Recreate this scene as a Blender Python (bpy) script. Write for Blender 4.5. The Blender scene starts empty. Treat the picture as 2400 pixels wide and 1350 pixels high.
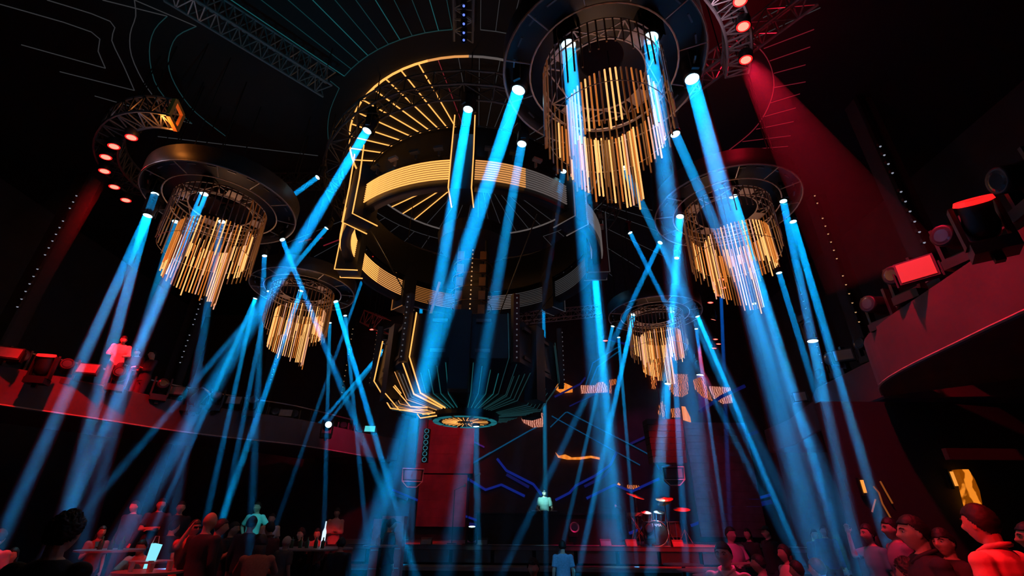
import bpy, bmesh, math, random
from mathutils import Vector, Matrix, Quaternion
random.seed(7)
PI = math.pi
sc = bpy.context.scene
C = sc.collection
# ------------------------------------------------------------------ camera
CZ = 1.65
F = 1094.0
TH = math.radians(26.7)
RL = math.radians(.53)
cam = bpy.data.objects.new('camera', bpy.data.cameras.new('camera'))
C.objects.link(cam)
cam.data.lens = F / 2400 * 36
cam.data.sensor_width = 36
cam.data.clip_end = 200
cam.data.clip_start = .05
cam.matrix_world = Matrix.Translation((0, 0, CZ)) @ Matrix.Rotation(PI / 2 + TH, 4, 'X') @ Matrix.Rotation(RL, 4, 'Z')
sc.camera = cam
# ------------------------------------------------------------------ world and exposure
w = bpy.data.worlds.new('world')
sc.world = w
w.use_nodes = True
w.node_tree.nodes['Background'].inputs[0].default_value = (.10, .25, .35, 1)
w.node_tree.nodes['Background'].inputs[1].default_value = .0015
sc.view_settings.view_transform = 'Standard'
sc.view_settings.look = 'None'
sc.view_settings.exposure = 0
sc.view_settings.gamma = 1
sc.view_settings.use_curve_mapping = False
sc.cycles.max_bounces = 4
sc.cycles.diffuse_bounces = 2
sc.cycles.glossy_bounces = 2
sc.cycles.volume_bounces = 0
sc.cycles.transparent_max_bounces = 24
sc.cycles.sample_clamp_indirect = 2
HAZE = .30          # density of the stage haze
BEAM_A = 9
BEAM_W = 7000       # watts of one beam lamp at strength 1
ROOT_LIGHTS = []
CYAN = (.0, .38, 1)

def ray(x, y):
    u = x - 1200; v = 675 - y
    c, s = math.cos(RL), math.sin(RL)
    u, v = u * c - v * s, u * s + v * c
    return Vector((u, F * math.cos(TH) - v * math.sin(TH), F * math.sin(TH) + v * math.cos(TH)))
def atY(x, y, Y):
    d = ray(x, y); d *= Y / d.y
    return Vector((d.x, d.y, d.z + CZ))
def atH(x, y, H):
    d = ray(x, y); d *= H / d.z
    return Vector((d.x, d.y, d.z + CZ))
def atX(x, y, X):
    d = ray(x, y); d *= X / d.x
    return Vector((d.x, d.y, d.z + CZ))

def spot(name, loc, target, power, color, deg, blend=.4, radius=.05):
    l = bpy.data.lights.new(name, 'SPOT')
    l.energy = power; l.color = color; l.spot_size = math.radians(deg); l.spot_blend = blend; l.shadow_soft_size = radius
    o = bpy.data.objects.new(name, l); C.objects.link(o)
    d = Vector(target) - Vector(loc)
    o.matrix_world = Matrix.Translation(loc) @ (-d).to_track_quat('Z', 'Y').to_matrix().to_4x4()
    return o
def point(name, loc, power, color, radius=.1):
    l = bpy.data.lights.new(name, 'POINT')
    l.energy = power; l.color = color; l.shadow_soft_size = radius
    o = bpy.data.objects.new(name, l); C.objects.link(o); o.location = loc
    return o

# ------------------------------------------------------------------ materials
MATS = {}
def mat(name, col, rough=.6, metal=0., noise=.25, scale=12., bump=.0):
    if name in MATS: return MATS[name]
    m = bpy.data.materials.new(name); m.use_nodes = True
    nt = m.node_tree; b = nt.nodes['Principled BSDF']
    b.inputs['Roughness'].default_value = rough; b.inputs['Metallic'].default_value = metal
    tc = nt.nodes.new('ShaderNodeTexCoord'); n = nt.nodes.new('ShaderNodeTexNoise'); n.inputs['Scale'].default_value = scale
    n.inputs['Detail'].default_value = 4
    r = nt.nodes.new('ShaderNodeMapRange'); r.inputs['To Min'].default_value = 1 - noise; r.inputs['To Max'].default_value = 1 + noise
    mx = nt.nodes.new('ShaderNodeMix'); mx.data_type = 'RGBA'; mx.blend_type = 'MULTIPLY'; mx.inputs['Factor'].default_value = 1
    mx.inputs['A'].default_value = (*col, 1)
    nt.links.new(tc.outputs['Object'], n.inputs['Vector']); nt.links.new(n.outputs['Fac'], r.inputs['Value'])
    nt.links.new(r.outputs['Result'], mx.inputs['B']); nt.links.new(mx.outputs['Result'], b.inputs['Base Color'])
    if bump:
        bp = nt.nodes.new('ShaderNodeBump'); bp.inputs['Strength'].default_value = bump
        nt.links.new(n.outputs['Fac'], bp.inputs['Height']); nt.links.new(bp.outputs['Normal'], b.inputs['Normal'])
    MATS[name] = m
    return m
def emit(name, col, strength=1., base=(.02, .02, .02)):
    if name in MATS: return MATS[name]
    m = bpy.data.materials.new(name); m.use_nodes = True
    b = m.node_tree.nodes['Principled BSDF']
    b.inputs['Base Color'].default_value = (*base, 1)
    b.inputs['Emission Color'].default_value = (*col, 1); b.inputs['Emission Strength'].default_value = strength
    b.inputs['Roughness'].default_value = .4
    try: m.cycles.emission_sampling = 'NONE'
    except Exception: pass
    MATS[name] = m
    return m
def haze_mat(dens, name):
    if name in MATS: return MATS[name]
    m = bpy.data.materials.new(name); m.use_nodes = True
    nt = m.node_tree; nt.nodes.clear()
    o = nt.nodes.new('ShaderNodeOutputMaterial'); v = nt.nodes.new('ShaderNodeVolumeScatter')
    v.inputs['Density'].default_value = dens; v.inputs['Color'].default_value = (.95, .95, .95, 1)
    # haze density falls towards the floor, shaped so lower beam ends fade
    g = nt.nodes.new('ShaderNodeNewGeometry'); sp = nt.nodes.new('ShaderNodeSeparateXYZ'); mr = nt.nodes.new('ShaderNodeMapRange')
    mr.inputs['From Min'].default_value = .5; mr.inputs['From Max'].default_value = 7
    mr.inputs['To Min'].default_value = dens * .06; mr.inputs['To Max'].default_value = dens
    nt.links.new(g.outputs['Position'], sp.inputs[0]); nt.links.new(sp.outputs['Z'], mr.inputs['Value']); nt.links.new(mr.outputs['Result'], v.inputs['Density'])
    nt.links.new(v.outputs[0], o.inputs['Volume'])
    MATS[name] = m
    return m
M_black = mat('black_metal', (.006, .006, .007), .5, 0)
M_dark = mat('dark_painted_panel', (.010, .010, .012), .4)
M_truss = mat('grey_truss_metal', (.12, .12, .13), .4, .6)
M_steel = mat('pale_steel', (.45, .45, .47), .4, .5)
M_plate = mat('pale_gusset', (.40, .35, .35), .6, 0)
M_gold_l = emit('led_gold', (1, .40, .09), 1.5)
M_gold_m = emit('led_gold_soft', (1, .42, .12), .75)
M_gold_d = emit('led_orange_dim', (1, .35, .08), .28)
M_dim = emit('led_off_warm_sheen', (.6, .5, .48), .16)  # unlit strips given a weak glow in place of reflected light
M_vdim = emit('led_off_sheen', (.5, .5, .55), .055)  # switched-off strips; the faint emission stands in for light they reflect
M_teal = emit('teal_line_glow', (.05, .55, .6), .14)  # faint glow on the ceiling stands in for cyan reflected by unlit lines
M_tealdim = emit('teal_line_glow_dim', (.10, .45, .5), .06)  # dimmer glow, painted for cyan reflected off unlit ceiling lines
M_red_line = emit('led_red_dim', (.9, .05, .1), .16)
M_lens = emit('cyan_lens', (.55, .95, 1), 4)
M_redlens = emit('red_lens', (1, .22, .15), 2.2)
M_redhot = emit('red_lens_rim', (1, .01, .01), 1.6)
M_lensoff = mat('dark_glass_lens', (.03, .04, .05), .12)
M_blue = emit('led_blue', (.01, .04, .55), .28)
M_bluedim = emit('led_blue_dim', (.02, .03, .40), .16)
M_tealwall = emit('led_wall_teal', (.0, .16, .4), .3)

# ------------------------------------------------------------------ mesh builder
class MB:
    def __init__(s): s.v = []; s.f = []
    def add(s, vs, fs, M=None):
        n = len(s.v)
        s.v += [tuple((M @ Vector(v)) if M else v) for v in vs]
        s.f += [tuple(i + n for i in f) for f in fs]
        return s
    def box(s, c, d, M=None):
        x, y, z = [k / 2 for k in d]; cx, cy, cz = c
        vs = [(cx + i * x, cy + j * y, cz + k * z) for i in (-1, 1) for j in (-1, 1) for k in (-1, 1)]
        return s.add(vs, [(0, 1, 3, 2), (4, 6, 7, 5), (0, 4, 5, 1), (2, 3, 7, 6), (0, 2, 6, 4), (1, 5, 7, 3)], M)
    def tube(s, pts, r, n=6, closed=False, r1=None, caps=True):
        pts = [Vector(p) for p in pts]; N = len(pts); vs = []; up = None
        for i, p in enumerate(pts):
            a = pts[(i - 1) % N] if (closed or i > 0) else p
            b = pts[(i + 1) % N] if (closed or i < N - 1) else p
            t = (b - a).normalized()
            if up is None:
                up = Vector((0, 0, 1)) if abs(t.z) < .9 else Vector((1, 0, 0))
            x = t.cross(up)
            if x.length < 1e-6: x = t.orthogonal()
            x.normalize(); y = x.cross(t).normalized()
            if not closed: up = y
            rr = r if r1 is None else r + (r1 - r) * i / max(1, N - 1)
            for k in range(n):
                an = 2 * PI * (k + .5) / n
                vs.append(p + x * math.cos(an) * rr + y * math.sin(an) * rr)
        fs = []
        for i in range(N if closed else N - 1):
            j = (i + 1) % N
            for k in range(n):
                l = (k + 1) % n
                fs.append((i * n + k, i * n + l, j * n + l, j * n + k))
        if not closed and caps:
            fs.append(tuple(range(n))[::-1]); fs.append(tuple((N - 1) * n + k for k in range(n)))
        return s.add(vs, fs)
    def lathe(s, prof, n=20, M=None, a0=0., a1=2 * PI):
        full = abs(a1 - a0 - 2 * PI) < 1e-6; vs = []; m = len(prof); cols = n if full else n + 1
        for k in range(cols):
            a = a0 + (a1 - a0) * k / n
            for r, z in prof: vs.append((r * math.cos(a), r * math.sin(a), z))
        fs = []
        for k in range(n):
            l = (k + 1) % cols
            for i in range(m - 1): fs.append((k * m + i, l * m + i, l * m + i + 1, k * m + i + 1))
        return s.add(vs, fs, M)
    def ell(s, c, r, n=10, M=None):
        vs = [(c[0], c[1], c[2] - r[2])]; h = n // 2 + 1
        for i in range(1, h):
            t = PI * i / h - PI / 2
            for k in range(n): vs.append((c[0] + r[0] * math.cos(t) * math.cos(2 * PI * k / n), c[1] + r[1] * math.cos(t) * math.sin(2 * PI * k / n), c[2] + r[2] * math.sin(t)))
        vs.append((c[0], c[1], c[2] + r[2])); T = len(vs) - 1; fs = []
        for k in range(n):
            l = (k + 1) % n
            fs.append((0, 1 + l, 1 + k)); fs.append((T, 1 + (h - 2) * n + k, 1 + (h - 2) * n + l))
            for i in range(h - 2): fs.append((1 + i * n + k, 1 + i * n + l, 1 + (i + 1) * n + l, 1 + (i + 1) * n + k))
        return s.add(vs, fs, M)
    def mesh(s, name, m=None, smooth=False):
        me = bpy.data.meshes.new(name); me.from_pydata([tuple(v) for v in s.v], [], s.f)
        if m: me.materials.append(m)
        if smooth: me.polygons.foreach_set('use_smooth', [True] * len(me.polygons))
        return me
    def obj(s, name, m, parent=None, smooth=False):
        return link(name, s.mesh(name, m, smooth), parent)
def link(name, me, parent=None, loc=None, rotz=None):
    o = bpy.data.objects.new(name, me); C.objects.link(o)
    if parent is not None: o.parent = parent
    if loc is not None: o.location = loc
    if rotz is not None: o.rotation_euler = (0, 0, rotz)
    return o
def tag(o, label, cat, group=None, kind=None):
    o['label'] = label; o['category'] = cat
    if group: o['group'] = group
    if kind: o['kind'] = kind
    return o
def thing(name, label, cat, loc=(0, 0, 0), rotz=0, group=None):
    o = bpy.data.objects.new(name, None); C.objects.link(o)
    o.location = loc; o.rotation_euler = (0, 0, rotz); o.empty_display_size = .1
    return tag(o, label, cat, group)
def struct(name, mb, m):
    o = mb.obj(name, m); o['kind'] = 'structure'
    return o
def setmat(o, m):
    s = o.material_slots[0]; s.link = 'OBJECT'; s.material = m
    return o
def arc(r, a0, a1, n, z=0):
    return [(r * math.cos(a0 + (a1 - a0) * i / n), r * math.sin(a0 + (a1 - a0) * i / n), z) for i in range(n + 1)]
def circ(r, n, z=0):
    return [(r * math.cos(2 * PI * i / n), r * math.sin(2 * PI * i / n), z) for i in range(n)]

# ------------------------------------------------------------------ room shell
ZC = CZ + 8.0         # ceiling
M_floor = mat('black_floor', (.03, .03, .035), .35, 0, .3, 3)
M_wall = mat('dark_plaster_wall', (.05, .045, .045), .8, 0, .4, 2)
M_ceil = mat('black_ceiling', (.012, .012, .014), .8, 0, .2, 3)
struct('floor', MB().box((-1.7, -.25, -.6), (25, 10.1, 1.2)).box((-7.6, 9.15, -.6), (12, 8.7, 1.2)).box((7.7, 9.15, -.6), (6.2, 8.7, 1.2)).box((1.5, 9.15, -.85), (6.2, 8.7, 1.0)), M_floor)
struct('floor', MB().box((-7.4, 12.4, .1275), (8.8, 3.0, .255)), M_floor)
struct('ceiling', MB().box((-1.7, 5, ZC + .15), (25, 28, .3)), M_ceil)
struct('wall_left', MB().box((-13.6, 5, ZC / 2), (.2, 28, ZC)), M_wall)
struct('wall_right', MB().box((10.3, 5, ZC / 2), (.2, 28, ZC)), M_wall)
struct('wall_back', MB().box((-1, 18.9, ZC / 2), (24, .2, ZC)), mat('dark_red_stage_wall', (.06, .03, .035), .6, 0, .5, 2.5))
struct('wall_front', MB().box((-1, -5, ZC / 2), (24, .2, ZC)), M_wall)

struct('partition', MB().box((7.3, 7.7, 1.73), (4.5, .2, 3.46)), M_ceil)
# ceiling medallion and line decor
CX, CY = -.87, 9.1
def strip3(pts, wd, m, parent, name='led_line', n=4):
    return MB().tube(pts, wd, n).obj(name, m, parent)
med = thing('ceiling_medallion', 'round ceiling medallion of radiating light lines above the hanging ring', 'ceiling light', (CX, CY, ZC - .02))
for k in range(24):
    a0 = 2 * PI * k / 24; am = (math.degrees(a0) + 7.5) % 360
    gold = 170 < am < 262
    mm = M_gold_l if gold else (M_gold_m if 150 < am < 275 else M_dim)
    strip3(arc(3.1, a0, a0 + 2 * PI / 24, 3), .022, mm, med, 'rim_line')
for k in range(48):
    a = 2 * PI * (k + .5) / 48; am = math.degrees(a)
    if 125 < am < 252: mm = M_gold_l
    elif 252 <= am < 262: mm = M_red_line
    else: mm = M_vdim
    rr = .5 if k % 2 else .9
    strip3([(rr * math.cos(a), rr * math.sin(a), 0), (3.08 * math.cos(a), 3.08 * math.sin(a), 0)], .014 if mm is M_gold_l else .009, mm, med, 'spoke_line')
dec = thing('ceiling_line_fan', 'fan of thin unlit lines reflecting teal on the black ceiling beyond the medallion', 'ceiling light', (CX, CY, ZC - .02))
for a0, a1, mm in ((226, 266, emit('ceiling_teal_sheen', (.05, .40, .45), .07)), (274, 300, M_vdim), (20, 60, M_vdim), (110, 150, M_vdim)):  # teal emission imitates beam light reflected by unlit lines
    n = int((a1 - a0) / 4)
    strip3(arc(3.65, math.radians(a0), math.radians(a1), n), .009, mm, dec, 'arc_line')
    for k in range(n + 1):
        a = math.radians(a0 + (a1 - a0) * k / n)
        if 30 < math.degrees(a) % 360 < 190 and k % 2: continue
        strip3([(3.65 * math.cos(a), 3.65 * math.sin(a), 0), (7.4 * math.cos(a), min(7.4 * math.sin(a), 9), 0)], .008, mm if k % 3 else M_teal if a0 == 226 else mm, dec, 'ray_line')
def ceil_poly(pts, name, mm, parent, wd=.009):
    P = [atH(x, y, 7.985) for x, y in pts]
    return strip3(P, wd, mm, parent, name)
teardrop = thing('ceiling_line_leaf', 'nested thin leaf-shaped lines on the black ceiling above the curved red lamp truss', 'ceiling light', (0, 0, 0))
def smooth(pts, k=3):
    out = []
    n = len(pts)
    for i in range(n - 1):
        p0 = Vector(pts[max(0, i - 1)]); p1 = Vector(pts[i]); p2 = Vector(pts[i + 1]); p3 = Vector(pts[min(n - 1, i + 2)])
        for j in range(k):
            t = j / k
            out.append(tuple(.5 * ((2 * p1) + (p2 - p0) * t + (2 * p0 - 5 * p1 + 4 * p2 - p3) * t * t + (3 * p1 - p0 - 3 * p2 + p3) * t ** 3)))
    out.append(tuple(pts[-1]))
    return out
for pts in ([(460, 62), (415, 85), (397, 125), (397, 165), (420, 215), (460, 265), (530, 320)], [(392, 38), (362, 70), (350, 120), (362, 190), (400, 245), (450, 290)],
            [(315, 0), (318, 38), (305, 80), (308, 130), (335, 190), (370, 240)], [(110, 0), (258, 50), (262, 95), (290, 155), (315, 212)],
            [(0, 10), (214, 75), (230, 120), (247, 160)]):
    ceil_poly(smooth(pts), 'curve_line', M_tealdim if pts[0][0] > 390 else M_vdim, teardrop)
for pts in ([(240, 0), (392, 38)], [(315, 0), (460, 62)], [(50, 105), (247, 160)], [(140, 168), (315, 212)], [(222, 225), (450, 290)], [(370, 320), (745, 365)]):
    ceil_poly(pts, 'straight_line', M_vdim, teardrop)
leaf2 = thing('ceiling_line_arc', 'red lit half-circle line with short rays on the ceiling behind the red lamps', 'ceiling light', (0, 0, 0))
ceil_poly(smooth([(1762, 98), (1790, 125), (1808, 160), (1814, 200), (1805, 240), (1785, 280), (1755, 315), (1706, 354)]), 'curve_line', M_red_line, leaf2, .011)
for a, b in (((1790, 114), (1908, 69)), ((1804, 143), (1899, 110)), ((1814, 172), (1888, 152)), ((1815, 205), (1888, 192)), ((1806, 241), (1875, 220)), ((1792, 273), (1865, 253)), ((1772, 303), (1860, 285)), ((1740, 332), (1853, 318)), ((1706, 354), (1847, 343)), ((1764, 92), (1923, 18)), ((1788, 42), (1870, 0))):
    ceil_poly((a, b), 'ray_line', M_red_line if a[1] > 110 else M_vdim, leaf2, .008)
leaf3 = thing('ceiling_line_corner', 'thin teal line with a corner beside the end of the long diagonal truss', 'ceiling light', (0, 0, 0))
ceil_poly([(774, 190), (795, 207)], 'straight_line', M_tealdim, leaf3)
ceil_poly(smooth([(795, 207), (775, 255), (768, 300), (772, 350)]), 'curve_line', M_tealdim, leaf3)

# ------------------------------------------------------------------ balconies
M_par_l = mat('balcony_plaster_left', (.09, .06, .065), .75, 0, .5, 1.4)
M_par_r = mat('balcony_plaster_right', (.10, .05, .06), .75, 0, .55, 1.2)
def balcony(name, foot, h0, h1, side, m, depth=.45):
    """parapet: outer face polyline (world xy), with a ledge going outwards from the hall and a slab under"""
    mb = MB(); P = [Vector((p[0], p[1])) for p in foot]; N = len(P)
    nrm = []
    for i in range(N):
        t = (P[min(N - 1, i + 1)] - P[max(0, i - 1)]).normalized()
        nn = Vector((-t.y, t.x)) * side
        nrm.append(nn)
    prof = [(0, h0), (0, h1), (.05, h1 + .03), (depth, h1 + .03), (depth, h1 - .12), (2.6, h1 - .12), (2.6, h0), (0.02, h0 - .03)]
    vs = []
    for p, nn in zip(P, nrm):
        for d, z in prof: vs.append((p.x + nn.x * d, p.y + nn.y * d, z + CZ))
    k = len(prof); fs = []
    for i in range(N - 1):
        for j in range(k): fs.append((i * k + j, i * k + (j + 1) % k, (i + 1) * k + (j + 1) % k, (i + 1) * k + j))
    fs.append(tuple(range(k))); fs.append(tuple((N - 1) * k + j for j in range(k))[::-1])
    mb.add(vs, fs)
    o = mb.obj(name, m); return o, P, nrm
def fit(pxs, H):
    return [tuple(atH(x, y, H))[:2] for x, y in pxs]
lfoot = smooth([tuple(Vector(p).to_3d()) for p in fit([(-260, 905), (0, 948), (200, 977), (400, 1008), (545, 1026), (700, 1043), (845, 1067)], 1.9)], 4)
balc_l, LP, LN = balcony('balcony_parapet', [p[:2] for p in lfoot], 1.9, 2.57, 1, M_par_l)
tag(balc_l, 'long curved plaster balcony front washed red at one end, lamps along its ledge', 'balcony')
b2, _, _ = balcony('balcony_parapet', fit([(846, 1067), (930, 1078)], 1.9), 1.9, 2.57, 1, M_par_l)
tag(b2, 'short straight balcony end panel lit crimson next to the stage', 'balcony')
rfoot = smooth([tuple(Vector(p).to_3d()) for p in [(4.95, 1.6), (4.95, 3.2), (5.05, 4.36), (5.14, 5.04), (5.3, 6.1), (5.55, 6.9), (6.0, 7.5)]], 4)
balc_r, RP, RN = balcony('balcony_parapet', [p[:2] for p in rfoot], 1.9, 2.62, -1, M_par_r)
tag(balc_r, 'big rounded plaster balcony front glowing dark red beside the crowd', 'balcony')
b3, R2P, _ = balcony('balcony_parapet', [(6.1, 7.6), (6.15, 8.3), (6.24, 9.44), (6.6, 10.2)], 1.9, 2.5, -1, M_par_r)
tag(b3, 'dark grey balcony segment stepped back behind the rounded red one', 'balcony')
b4, R3P, _ = balcony('balcony_parapet', [(6.75, 10.3), (7.0, 11.3), (7.4, 12.7), (7.5, 14.2)], 1.9, 2.5, -1, M_par_r)
tag(b4, 'farthest right balcony segment crossed by blue beams near the stage', 'balcony')
# lower edge trims
def trim_line(P, H, m, name, off=0.0):
    o = MB().tube([(p[0], p[1], H + CZ) for p in P], .018, 5).obj(name, m); return o
for nm, P, H in (('edge_moulding', [p[:2] for p in lfoot], 1.9), ('edge_moulding', [p[:2] for p in rfoot], 1.9)):
    o = trim_line(P, H, mat('edge_moulding_paint', (.45, .3, .3), .5), nm)
    o.parent = balc_l if P[0][0] < 0 else balc_r
# rails
def rail(P, N, off, H, label, nsk):
    r = thing('guard_rail', label, 'railing', (0, 0, 0))
    pts = [(p.x + n.x * off, p.y + n.y * off, H + CZ) for p, n in zip(P, N)]
    MB().tube(pts, .022, 6).obj('handrail', M_steel if 0 else mat('rail_metal', (.25, .2, .2), .35, .7), r)
    for i in range(0, len(pts), nsk):
        x, y, z = pts[i]
        MB().tube([(x, y, 2.44 + CZ), (x, y, z)], .014, 5).obj('post', M_black, r)
    return r
rail(LP, LN, .55, 3.05, 'thin metal guard rail behind the lamps on the long curved balcony', 3)
rail(RP, RN, .5, 3.02, 'thin dark guard rail behind the lamps on the rounded red balcony', 4)

# pillars with lamp strings
M_pillar = mat('pillar_paint', (.035, .03, .03), .7, 0, .3, 4)
M_dot = emit('warm_dot', (1, .55, .25), .6)
M_dotc = emit('pale_dot', (.75, .8, 1), .35)
strings = [
 ((50, 720), (180, 460), 9.45, 17, M_dotc, .35, 'dark pillar nearest the red curved truss with a column of tiny lamps'),
 ((415, 850), (490, 690), 12.8, 14, M_dotc, .8, 'dark pillar behind the balcony guest with a column of tiny lamps'),
 ((635, 890), (655, 830), 15.9, 6, M_dotc, .8, 'dark pillar below the small left chandelier with few tiny lamps'),
 ((805, 920), (830, 760), 17.0, 14, M_dot, .8, 'reddish pillar nearest the stage with orange tiny lamps'),
 ((2158, 570), (2060, 345), 6.8, 11, M_dotc, 1.0, 'pillar rising behind the rounded red balcony with ten bright lamps'),
 ((2010, 755), (1905, 460), 10.0, 16, M_dot, 1.0, 'pillar with amber lamps behind the far balcony ledge'),
 ((1918, 850), (1880, 690), 13.5, 10, M_dotc, .7, 'thin pillar with violet lamps crossed by a blue beam')]
for (bx, by), (tx, ty), Y, n, mm, br, lab in strings:
    p0 = atY(bx, by, Y); p1 = atY(tx, ty, Y)
    sx = 1 if p0.x > 0 else -1
    X = (p0.x + p1.x) / 2
    t = thing('pillar', lab, 'pillar', (X, Y, CZ + 2.45))
    MB().box((.25 * sx, .25, (ZC - CZ - 2.45) / 2), (.34, .34, ZC - CZ - 2.45)).obj('shaft', M_pillar, t)
    MB().box((.1 * sx, .06, (ZC - CZ - 2.45) / 2), (.1, .08, ZC - CZ - 2.5)).obj('lamp_rail', M_black, t)
    dotm = MB().ell((0, 0, 0), (.020, .020, .016), 8).mesh('small_lamp', mm)
    holder = MB().lathe([(.045, -.01), (.05, .05), (.0, .06)], 8).mesh('lamp_cup', M_black)
    for k in range(n):
        if n > 9 and k % 7 == 6: continue
        z = p0.z + (p1.z - p0.z) * k / (n - 1) - (CZ + 2.45)
        o = link('small_lamp', dotm, t, (.1 * sx * .3, -.02, z))
        link('lamp_cup', holder, t, (.1 * sx * .3, .0, z + .01))

# ------------------------------------------------------------------ trusses
def truss(pts, sec, label, m=M_truss, up=Vector((0, 0, 1)), r=.022, closed=False, step=1, end_plate=None, cat='truss'):
    P = [Vector(p) for p in pts]; N = len(P)
    base = P[0].copy()
    t = thing('lighting_truss', label, cat, tuple(base))
    ch = [[], [], [], []]
    for i, p in enumerate(P):
        a = P[(i - 1) % N] if closed else P[max(0, i - 1)]; b = P[(i + 1) % N] if closed else P[min(N - 1, i + 1)]
        tg = (b - a).normalized(); sd = tg.cross(up).normalized(); uu = sd.cross(tg).normalized()
        for k, (i1, j1) in enumerate(((-1, -1), (1, -1), (1, 1), (-1, 1))):
            ch[k].append(p - base + sd * i1 * sec / 2 + uu * j1 * sec / 2)
    for k in range(4): MB().tube(ch[k], r, 5, closed=closed).obj('chord', m, t)
    rr = r * .55
    for i in range(0, N - (0 if closed else 1), step):
        j = (i + step) % N if closed else min(N - 1, i + step)
        mb = MB()
        for k in range(4):
            l = (k + 1) % 4
            mb.tube([ch[k][i], ch[l][i]], rr, 4)
            if i % (2 * step): mb.tube([ch[k][i], ch[l][j]], rr, 4)
            else: mb.tube([ch[l][i], ch[k][j]], rr, 4)
        mb.obj('brace_bay', m, t)
    if not closed:
        for q in (ch[2][1], ch[2][-2]): MB().tube([q, (q.x, q.y, ZC - base.z)], .009, 4).obj('hanger_cable', M_black, t)
    if end_plate:
        mb = MB()
        q = [c[0] for c in ch]
        for k in range(4): mb.tube([q[k] , q[(k + 1) % 4]], r * 1.9, 4)
        mb.obj('end_frame', end_plate, t)
    return t
def lerp_pts(a, b, n): return [a + (b - a) * (i / n) for i in range(n + 1)]
truss([Vector((CX + 3.3 * math.cos(2 * PI * i / 40), CY + 3.3 * math.sin(2 * PI * i / 40), CZ + 6.95)) for i in range(40)], .34, 'circular lighting truss hung around the ceiling medallion', closed=True)
truss(lerp_pts(atH(400, -35, 7.3), atH(772, 198, 7.3), 16), .36, 'long diagonal truss catching teal light along its bottom chord', m=mat('teal_lit_truss', (.22, .24, .25), .35, .5))
truss(lerp_pts(atH(1087, -80, 7.2), atH(1087, 84, 7.2), 6), .30, 'short straight truss hanging at the top edge with four tiny lamps', m=mat('teal_lit_truss', (.22, .24, .25), .35, .5))
oran = emit('orange_lit_plate', (1, .25, .02), .55, (.5, .2, .05))
tr_l = truss([Vector(p) for p in smooth([tuple(atH(x, y, 6.0)) for x, y in [(412, 270), (350, 262), (290, 278), (258, 320), (262, 365), (290, 405), (335, 445)]], 3)], .34, 'curved hook-shaped truss with an orange end frame above the red lamps', end_plate=mat('orange_end_paint', (.7, .25, .05), .5))
truss([Vector(p) for p in smooth([tuple(atH(x, y, 6.3)) for x, y in [(1722, 160), (1728, 110), (1722, 50), (1700, -5), (1660, -60)]], 3)], .32, 'curved truss end carrying two round red lamps near the ceiling', m=M_steel)
truss(lerp_pts(atY(1165, 752, 16), atY(1405, 728, 16), 14), .34, 'far horizontal truss between the bowl and the blue beam', m=M_steel)
tt = truss(lerp_pts(atY(640, 425, 9.5), atY(775, 425, 9.5), 6), .3, 'short truss tying the left chandelier to the round truss')
truss(lerp_pts(atY(862, 745, 14), atY(905, 765, 13), 4), .4, 'small red lit truss frame above two red lamps by the stage', m=mat('red_lit_truss', (.6, .1, .1), .5))  # red lamp light is painted into the truss colour
truss(lerp_pts(atH(1480, 300, 6.9), atH(1900, -20, 6.9), 12), .3, 'straight truss running behind the largest chandelier towards the ceiling corner', m=M_steel)
for x, y, Hh, n in ((1087, 15, 6.95, 5),):
    pass
dl = MB().ell((0, 0, 0), (.02, .02, .02), 8).mesh('blue_lamp', emit('tiny_blue', (.15, .25, 1), 1.2))
for k, yy in enumerate((14, 35, 56, 77, 94)):
    p = atH(1087, yy, 6.98)
    t = thing('downlight', 'tiny violet lamp under the short top truss, ' + ('at the cut off end', 'second from the frame edge', 'in the middle', 'second from its free end', 'just past its free end')[k], 'lamp', tuple(p), group='tiny lamps under the short top truss')
    MB().lathe([(.05, -.02), (.055, .1), (.02, .12)], 10).obj('housing', M_black, t); link('bulb', dl, t)

# ------------------------------------------------------------------ ring fixture
HB = CZ + 5.15     # bottom of the LED band
ring = thing('led_ring_chandelier', 'huge hanging ring banded with rows of gold light lines', 'chandelier', (CX, CY, HB))
ring.scale = (1.06, 1.06, 1)
MB().lathe([(2.66, -.05), (2.66, .6), (2.5, .62), (2.5, -.05), (2.66, -.05)], 64).obj('band_body', M_dark, ring, True)
MB().lathe([(2.45, .6), (2.42, 1.55), (2.38, 1.55), (2.40, .6)], 64).obj('upper_drum', M_black, ring, True)
MB().tube(circ(2.44, 48, 1.56), .012, 4, closed=True).obj('drum_rim', M_truss, ring)
seg = math.radians(18.2)
outer_arc = MB().tube(arc(2.69, 0, seg, 5), .0130, 4).mesh('light_line', M_gold_l)
inner_arc = MB().tube(arc(2.475, 0, seg, 5), .0120, 4).mesh('light_line', M_gold_l)
def ringmat(a):
    a %= 360
    if 150 < a < 272: return M_gold_l
    if 135 < a <= 150: return M_gold_m
    if 272 <= a < 296: return M_gold_m
    if 118 < a <= 135: return M_gold_d
    if 60 < a <= 118: return M_dim
    return M_dim if a > 296 else M_vdim
for k in range(8):
    for h in range(2):
        a0 = math.radians(-90 + 45 * k + 4.3 + h * 18.2); am = math.degrees(a0) + 9
        for j in range(9):
            z = .07 + j * .050
            setmat(link('light_line', outer_arc, ring, (0, 0, z), a0), ringmat(am))
            setmat(link('light_line', inner_arc, ring, (0, 0, z), a0), ringmat(am))
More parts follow.
